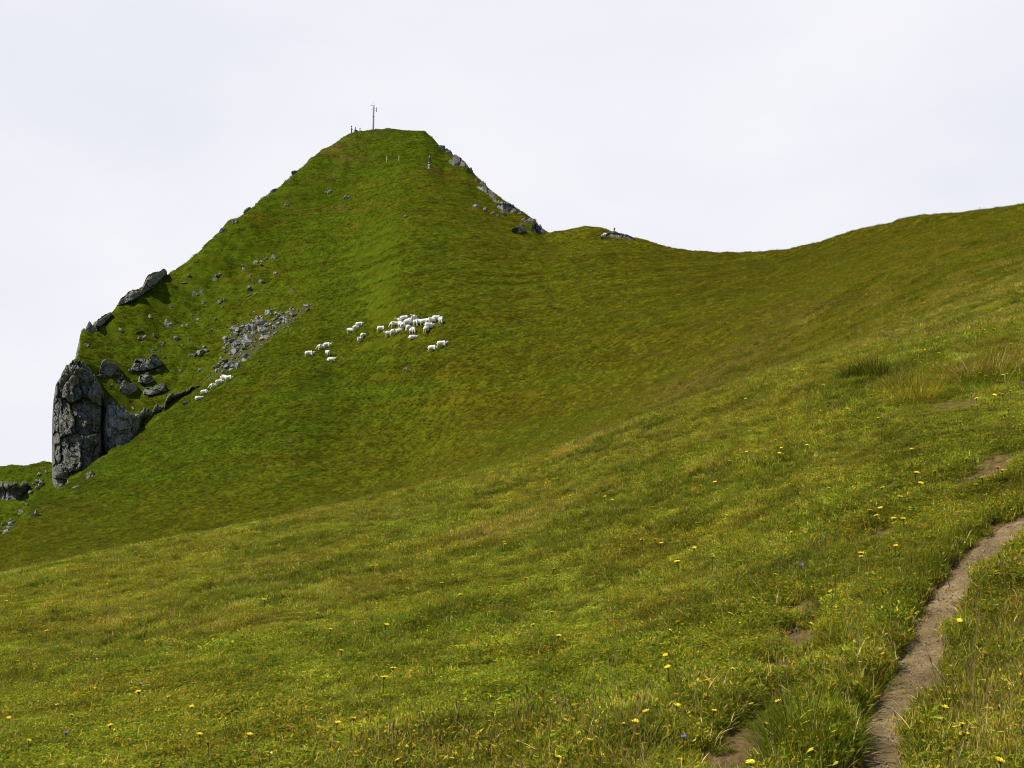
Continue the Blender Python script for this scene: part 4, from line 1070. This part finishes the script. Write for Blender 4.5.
def sheep_meshes(pose):
    hd = {'graze': [(0.50, 0, 0.66), (0.64, 0, 0.46), (0.74, 0, 0.22), (0.80, 0, 0.10)], 'stand': [(0.50, 0, 0.74), (0.60, 0, 0.90), (0.72, 0, 0.94), (0.84, 0, 0.86)],
          'turn': [(0.50, 0.02, 0.74), (0.57, 0.10, 0.88), (0.60, 0.22, 0.90), (0.60, 0.33, 0.83)], 'lie': [(0.50, 0, 0.42), (0.58, 0, 0.56), (0.68, 0, 0.60), (0.80, 0, 0.53)]}[pose]
    drop = 0.36 if pose == 'lie' else 0
    V = [(0, 0, 0.68 - drop), (-0.42, 0, 0.66 - drop), (0.36, 0, 0.68 - drop)] + hd
    E = [(0, 1), (0, 2), (2, 3), (3, 4), (4, 5), (5, 6)]
    Rd = [0.17, 0.15, 0.15, 0.10, 0.085, 0.075, 0.05]
    ears = hd[2]
    for s in (-1, 1):                                      # ears
        V.append((ears[0] - 0.02, ears[1] + 0.12 * s, ears[2] + 0.06)); E.append((5, len(V) - 1)); Rd.append(0.022)
    for cx, par, hock in ((-0.46, 1, -0.05), (0.36, 2, 0.02)):
        for s in (-1, 1):
            i = len(V)
            if pose == 'lie':
                V += [(cx, 0.15 * s, 0.2), (cx + 0.16, 0.2 * s, 0.1), (cx + 0.02, 0.22 * s, 0.06)]
            else:
                V += [(cx + 0.04, 0.13 * s, 0.50), (cx + hock, 0.13 * s, 0.27), (cx, 0.13 * s, 0.03)]
            E += [(par, i), (i, i + 1), (i + 1, i + 2)]; Rd += [0.075, 0.042, 0.036]
    V.append((-0.66, 0, 0.58 - drop)); E.append((1, len(V) - 1)); Rd.append(0.03)     # tail
    body = skin_mesh('sheep', V, E, Rd, 0, 1)
    fv = [(0.0, 0, 0.70 - drop), (-0.30, 0, 0.69 - drop), (-0.52, 0, 0.66 - drop), (0.28, 0, 0.70 - drop), tuple(np.array(hd[0]) * 0.85 + np.array([0.28, 0, 0.70 - drop]) * 0.15), tuple(np.array(hd[1]) * 0.8 + np.array(hd[0]) * 0.2)]
    fleece = skin_mesh('fleece', fv, [(0, 1), (1, 2), (0, 3), (3, 4), (4, 5)], [(0.27, 0.29), (0.27, 0.285), (0.19, 0.21), (0.25, 0.27), 0.17, 0.11], 0, 2, bump=(0.05, 11))
    body.materials.append(M_face); fleece.materials.append(M_wool)
    return body, fleece
SH = {p: sheep_meshes(p) for p in ('graze', 'stand', 'turn', 'lie')}
flock = [  # px, row of the feet, heading (deg, 0 = facing right), pose, label
    (309, 357, 10, 'stand', 'sheep standing alone at the far left of the flock'),
    (321, 350, 195, 'graze', 'left sheep of the touching pair right of the lone far left one'),
    (327, 348, 15, 'stand', 'right sheep of the touching pair near the flock left end'),
    (328, 356, 110, 'graze', 'small looking sheep half behind the round one at the flock left'),
    (331.5, 361, 0, 'lie', 'round white sheep lowest in the left part of the flock'),
    (350, 333.5, 170, 'turn', 'sheep left of the tall white pair in the upper left flock'),
    (356, 331, 30, 'graze', 'large sheep of the upper left pair, facing uphill'),
    (359.5, 328, 20, 'stand', 'sheep behind the large one with its dark head raised'),
    (360, 343, 260, 'stand', 'lower of two sheep stepping uphill one behind the other'),
    (363, 339, 70, 'graze', 'upper of two sheep stepping uphill one behind the other'),
    (381, 332, 5, 'graze', 'lone sheep grazing sideways left of the dense group'),
    (389, 337, 185, 'turn', 'left sheep of the pair just below the dense group'),
    (394.5, 336, 15, 'graze', 'right sheep of the pair just below the dense group'),
    (394.5, 327.5, 190, 'graze', 'leftmost sheep of the dense group'),
    (401, 324, 200, 'stand', 'sheep at the upper left of the dense group'),
    (404.5, 322, 20, 'graze', 'topmost sheep on the left half of the dense group'),
    (400, 332, 200, 'lie', 'sheep lying at the lower left of the dense group'),
    (400.5, 328, 120, 'graze', 'sheep in the left middle of the dense group'),
    (405.5, 328.5, 210, 'graze', 'sheep at the heart of the dense group, behind others'),
    (408.5, 326.5, 15, 'stand', 'broad white sheep in the middle of the dense group'),
    (411.5, 324, 30, 'graze', 'sheep upper middle in the dense group'),
    (414.5, 322, 250, 'stand', 'topmost sheep on the right half of the dense group'),
    (415, 326, 280, 'turn', 'sheep at the right rim of the dense group'),
    (408.5, 331.5, 250, 'graze', 'sheep at the lower rim of the dense group'),
    (412.5, 334, 300, 'graze', 'sheep stepping down from the dense group above the lowest one'),
    (413, 339, 20, 'lie', 'sheep lowest below the dense group'),
    (420, 325.5, 170, 'stand', 'left sheep of the pair right of the dense group'),
    (425, 325, 5, 'graze', 'right sheep of the pair right of the dense group'),
    (426, 333, 75, 'graze', 'larger sheep below the right pair'),
    (428.5, 329.5, 30, 'stand', 'sheep behind the larger one below the right pair'),
    (431.5, 324.5, 195, 'graze', 'left sheep of the three at the right end of the flock'),
    (436, 322, 20, 'stand', 'middle sheep of the three at the right end of the flock'),
    (440.5, 324, 290, 'graze', 'right sheep of the three at the right end of the flock'),
    (432.5, 352, 5, 'graze', 'left sheep of the separate pair below the flock right end'),
    (441.5, 348, 5, 'stand', 'right sheep of the separate pair below the flock right end'),
    (224, 381, 160, 'graze', 'left sheep of the pair highest on the scree edge'),
    (229.5, 381.5, 10, 'graze', 'right sheep of the pair highest on the scree edge'),
    (213.5, 389, 200, 'graze', 'large sheep in the middle of the row along the rock edge'),
    (219.5, 385.5, 30, 'stand', 'sheep touching the large one along the rock edge'),
    (204.5, 395, 15, 'graze', 'smaller sheep walking low along the rock edge'),
    (199, 399.5, 30, 'lie', 'lowest sheep along the rock edge, half hidden'),
]
for a, b, hd, pose, lab in flock:
    g = ground_at(a, b)
    body, fl = SH[pose]
    o = bpy.data.objects.new('sheep', body); COL.objects.link(o)
    o.location = (g.x, g.y, g.z - 0.1); sz = random.uniform(0.90, 1.04)
    o.scale = (sz, sz, sz * 0.92); o.rotation_euler = (0, R(random.uniform(-6, 6)), R(hd + random.uniform(-8, 8)))
    c = bpy.data.objects.new('fleece', fl); COL.objects.link(c); c.parent = o
    tag(o, lab, 'sheep', 'sheep grazing on the slope')

# people
M_skin = simple('skin', (0.48, 0.30, 0.21), 0.6, 0.05)
M_hair = simple('dark hair', (0.03, 0.022, 0.016), 0.7, 0.2)
M_black = simple('black cloth', (0.014, 0.014, 0.016), 0.85, 0.3)
M_grey = simple('light grey cloth', (0.42, 0.42, 0.44), 0.85, 0.1)
M_whitec = simple('white cloth', (0.74, 0.73, 0.71), 0.85, 0.05)
M_navy = simple('dark blue cloth', (0.02, 0.03, 0.06), 0.85, 0.2)
M_teal = simple('teal cloth', (0.015, 0.09, 0.09), 0.85, 0.2)
M_boot = simple('boot leather', (0.05, 0.035, 0.025), 0.7, 0.2)
def person(loc, rz, pose, top, legs, label, pack=None, hair=M_hair, scale=1.0, step=0.0, group=None):
    if pose == 'sit':
        hip, kn, ft = (0, 0, 0.14), [(0.42, -0.13, 0.42), (0.44, 0.13, 0.40)], [(0.60, -0.14, 0.03), (0.62, 0.15, 0.03)]
        sp = [(-0.04, 0, 0.36), (-0.02, 0, 0.60), (0.02, 0, 0.70), (0.05, 0, 0.84)]
        el, hnd = [(0.10, -0.26, 0.40), (0.10, 0.26, 0.40)], [(0.34, -0.14, 0.42), (0.34, 0.15, 0.42)]
    else:
        hip = (0, 0, 0.92)
        kn, ft = [(0.05 + step, -0.10, 0.50), (0.05 - step * 0.4, 0.10, 0.48)], [(0.0 + step * 0.9, -0.10, 0.06 + step * 0.3), (-step, 0.10, 0.06)]
        sp = [(0.01, 0, 1.14), (0.03, 0, 1.38), (0.05, 0, 1.48), (0.07, 0, 1.63)]
        el, hnd = [(-0.02 - step * 0.3, -0.26, 1.14), (0.05 + step * 0.3, 0.26, 1.14)], [(0.10, -0.27, 0.92), (0.22, 0.24, 0.96)]
    sh = [(sp[1][0], -0.18, sp[1][2] - 0.02), (sp[1][0], 0.18, sp[1][2] - 0.02)]
    hp = [(hip[0], -0.10, hip[2] - 0.03), (hip[0], 0.10, hip[2] - 0.03)]
    V = [hip, sp[0], sp[1], sp[2], sp[3], (sp[3][0] + 0.015, 0, sp[3][2] + 0.10), (sp[3][0] + 0.10, 0, sp[3][2] - 0.01)]
    E = [(0, 1), (1, 2), (2, 3), (3, 4), (4, 5), (4, 6)]; Rd = [0.13, 0.115, 0.12, 0.055, 0.085, 0.07, 0.014]
    for s in (0, 1):
        i = len(V)
        V += [sh[s], el[s], hnd[s], (hnd[s][0] + 0.06, hnd[s][1], hnd[s][2] - 0.05)]; E += [(2, i), (i, i + 1), (i + 1, i + 2), (i + 2, i + 3)]; Rd += [0.06, 0.042, 0.032, 0.028]
        i = len(V)
        V += [hp[s], kn[s], ft[s], (ft[s][0] + 0.16, ft[s][1], ft[s][2] - 0.02)]; E += [(0, i), (i, i + 1), (i + 1, i + 2), (i + 2, i + 3)]; Rd += [0.085, 0.056, 0.042, 0.036]
    body = link('person', skin_mesh('person', V, E, Rd, 0, 1), M_skin, loc=loc)
    body.rotation_euler.z = rz; body.scale = (scale,) * 3
    tag(body, label, 'person', group)
    jV = [tuple(np.array(hip) * 0.8 + np.array(sp[0]) * 0.2), sp[0], sp[1], tuple(np.array(sp[1]) * 0.6 + np.array(sp[2]) * 0.4)]; jE = [(0, 1), (1, 2), (2, 3)]; jR = [0.155, 0.14, 0.145, 0.085]
    for s in (0, 1):
        i = len(jV); jV += [sh[s], el[s], tuple(np.array(hnd[s]) * 0.85 + np.array(el[s]) * 0.15)]; jE += [(2, i), (i, i + 1), (i + 1, i + 2)]; jR += [0.078, 0.058, 0.048]
    link('jacket', skin_mesh('jacket', jV, jE, jR, 1, 1), top, body)
    tV = [tuple(np.array(hip) + np.array([0, 0, 0.04]))]; tE, tR = [], [0.145]
    for s in (0, 1):
        i = len(tV); tV += [hp[s], kn[s], tuple(np.array(ft[s]) * 0.9 + np.array(kn[s]) * 0.1)]; tE += [(0, i), (i, i + 1), (i + 1, i + 2)]; tR += [0.105, 0.075, 0.06]
    link('trousers', skin_mesh('trousers', tV, tE, tR, 0, 1), legs, body)
    for s in (0, 1):
        bV = [(ft[s][0] - 0.04, ft[s][1], ft[s][2] + 0.06), (ft[s][0] - 0.02, ft[s][1], ft[s][2] - 0.01), (ft[s][0] + 0.18, ft[s][1], ft[s][2] - 0.02)]
        link('boot', skin_mesh('boot', bV, [(0, 1), (1, 2)], [0.055, 0.055, 0.045], 1, 1), M_boot, body)
    hV = [(sp[3][0] - 0.035, 0, sp[3][2] - 0.02), (sp[3][0] - 0.025, 0, sp[3][2] + 0.075), (sp[3][0] + 0.03, 0, sp[3][2] + 0.11)]
    link('hair', skin_mesh('hair', hV, [(0, 1), (1, 2)], [0.10, 0.115, 0.10], 1, 1), hair, body)
    if pack is not None:
        pV = [(sp[0][0] - 0.22, 0, sp[0][2] - 0.06), (sp[0][0] - 0.23, 0, sp[0][2] + 0.12), (sp[1][0] - 0.20, 0, sp[1][2] + 0.04)]
        o = link('backpack', skin_mesh('backpack', pV, [(0, 1), (1, 2)], [(0.12, 0.16), (0.13, 0.17), (0.10, 0.13)], 1, 1), pack, body)
        tag(o, 'backpack strapped to its wearer', 'backpack'); del o['category']
    return body
def at(px, py): return ground_at(px, py)
person(at(430.2, 162.5), R(95), 'walk', M_grey, M_navy, 'hiker in a grey top with a black pack, upper of two on the slope', M_black, step=0.12, group='two hikers climbing the slope')
person(at(428.8, 169.8), R(80), 'walk', M_black, M_whitec, 'hiker in a black top and white trousers, lower of two on the slope', None, step=0.10, group='two hikers climbing the slope')
def on_top(px, d): 
    x, Y = (px - 512) / F * d, d
    return Vector((x, Y, float(lookup(TZ, x, Y))))
def ridge(px):
    ys = np.linspace(140, 243, 800); z = lookup(TZ, (px - 512) / F * ys, ys); k = int(np.argmax((z - EYE) / ys))
    return Vector(((px - 512) / F * ys[k], ys[k], float(z[k])))
p = ridge(351.8); person(p - Vector((0, 0, 0.12)), R(200), 'walk', M_navy, M_black, 'dark clad walker standing leftmost of the three on the summit', None, step=0.05, group='three walkers on the summit')
p = ridge(355.2); person(p - Vector((0, 0, 0.02)), R(-20), 'sit', M_black, M_navy, 'dark clad walker sitting between the other two on the summit', None, group='three walkers on the summit')
p = ridge(359.8); person(p - Vector((0, 0, 0.25)), R(30), 'sit', M_grey, M_navy, 'grey clad walker low on the summit, nearest the mast', None, group='three walkers on the summit')
p = at(604.8, 238.0); person(p, R(230), 'sit', M_whitec, M_grey, 'dark haired person in white sitting at the rock slabs', M_black, scale=1.12)
p = ridge(614.5); person(p + Vector((0, 0.4, -0.15)), R(-60), 'sit', M_teal, M_navy, 'person in dark teal sitting behind the rock slabs', None)
# the dark bag on the grass by the sitting person
g = at(602.3, 239.5)
o = link('bag', skin_mesh('bag', [(-0.18, 0, 0.2), (0, 0, 0.24), (0.18, 0, 0.2)], [(0, 1), (1, 2)], [(0.15, 0.18), (0.19, 0.22), (0.15, 0.17)], 1, 2), M_black, loc=g)
link('shoulder_strap', skin_mesh('shoulder_strap', [(-0.2, -0.1, 0.3), (-0.1, -0.16, 0.5), (0.12, -0.16, 0.5), (0.2, -0.1, 0.3)], [(0, 1), (1, 2), (2, 3)], [0.02] * 4, 0, 1), M_black, o)
tag(o, 'black bag lying on the grass beside the person in white', 'bag')

# ------------------------------------------------------------------ summit mast and marker posts
M_steel = simple('galvanised steel', (0.34, 0.35, 0.36), 0.5, 0.12, 6, metallic=0.4)
M_darkm = simple('dark antenna metal', (0.09, 0.09, 0.10), 0.5, 0.2, 6)
def tube(bm, p0, p1, r0, r1, seg=12):
    p0, p1 = Vector(p0), Vector(p1); d = p1 - p0
    m_ = Matrix.Translation((p0 + p1) / 2) @ d.to_track_quat('Z', 'Y').to_matrix().to_4x4()
    bmesh.ops.create_cone(bm, cap_ends=True, segments=seg, radius1=r0, radius2=r1, depth=d.length, matrix=m_)
def box(bm, c, s, bev=0.0):
    r = bmesh.ops.create_cube(bm, size=1.0, matrix=Matrix.Translation(c) @ Matrix.Diagonal((*s, 1)))
    if bev:
        es = list({e for v in r['verts'] for e in v.link_edges}); bmesh.ops.bevel(bm, geom=es, offset=bev, segments=2, affect='EDGES')
def bm_obj(name, bm, material, parent=None, loc=None):
    me = bpy.data.meshes.new(name); bm.to_mesh(me); bm.free()
    return link(name, me, material, parent, loc)
mp = ridge(373.2)
mast = bpy.data.objects.new('radio_mast', None); COL.objects.link(mast); mast.location = mp - Vector((0, 0, 0.15))
mast.rotation_euler = (0, R(1.2), 0)
tag(mast, 'thin grey steel radio mast standing on the summit', 'mast')
bm = bmesh.new(); tube(bm, (0, 0, 0), (0, 0, 3.2), 0.2, 0.19); tube(bm, (0, 0, 3.2), (0, 0, 5.3), 0.185, 0.17); tube(bm, (0, 0, 3.15), (0, 0, 3.25), 0.24, 0.24); bm_obj('pole', bm, M_steel, mast)
bm = bmesh.new(); box(bm, (0, 0, 0.1), (0.7, 0.7, 0.24), 0.03); bm_obj('base', bm, simple('concrete', (0.33, 0.32, 0.30), 0.9), mast)
for (dx, dy, z0, z1) in ((0.10, -0.12, 4.7, 5.75), (0.0, 0.15, 4.6, 5.5)):
    bm = bmesh.new(); box(bm, (dx, dy, (z0 + z1) / 2), (0.16, 0.10, z1 - z0), 0.03); bm_obj('panel_antenna', bm, M_darkm, mast)
bm = bmesh.new(); tube(bm, (0, 0, 5.2), (0, 0, 6.6), 0.03, 0.018, 8); bm_obj('whip_antenna', bm, M_steel, mast)
bm = bmesh.new(); tube(bm, (0.12, 0, 4.55), (0.68, 0, 4.55), 0.025, 0.025, 8); tube(bm, (0.12, 0, 4.95), (0.68, 0, 4.95), 0.025, 0.025, 8); bm_obj('antenna_bracket', bm, M_steel, mast)
bm = bmesh.new(); tube(bm, (0.68, 0, 4.2), (0.68, 0, 5.25), 0.07, 0.07, 10); bm_obj('dipole_antenna', bm, M_darkm, mast)
bm = bmesh.new(); tube(bm, (-0.72, 0, 5.65), (0.05, 0, 5.65), 0.022, 0.022, 8)
for k in range(4): tube(bm, (-0.68 + 0.15 * k, -0.02, 5.65 - 0.28), (-0.68 + 0.15 * k, -0.02, 5.65 + 0.28), 0.012, 0.012, 6)
bm_obj('yagi_antenna', bm, M_steel, mast)
bm = bmesh.new(); tube(bm, (-0.55, 0, 4.7), (0, 0, 4.7), 0.018, 0.018, 8); tube(bm, (-0.55, 0, 4.45), (-0.55, 0, 5.0), 0.018, 0.018, 8); bm_obj('side_arm', bm, M_steel, mast)
M_post = simple('pale post wood', (0.50, 0.44, 0.30), 0.85, 0.15, 12)
for a, b, lab in ((386.6, 161.5, 'left of two pale wooden posts below the summit'), (399.0, 161.0, 'right of two pale wooden posts below the summit')):
    g = at(a, b)
    bm = bmesh.new(); tube(bm, (0, 0, -0.2), (0.02, 0, 1.0), 0.10, 0.09, 10); tube(bm, (0.02, 0, 1.0), (0.02, 0, 1.08), 0.09, 0.03, 10)
    tag(bm_obj('marker_post', bm, M_post, loc=g), lab, 'post', 'marker posts')
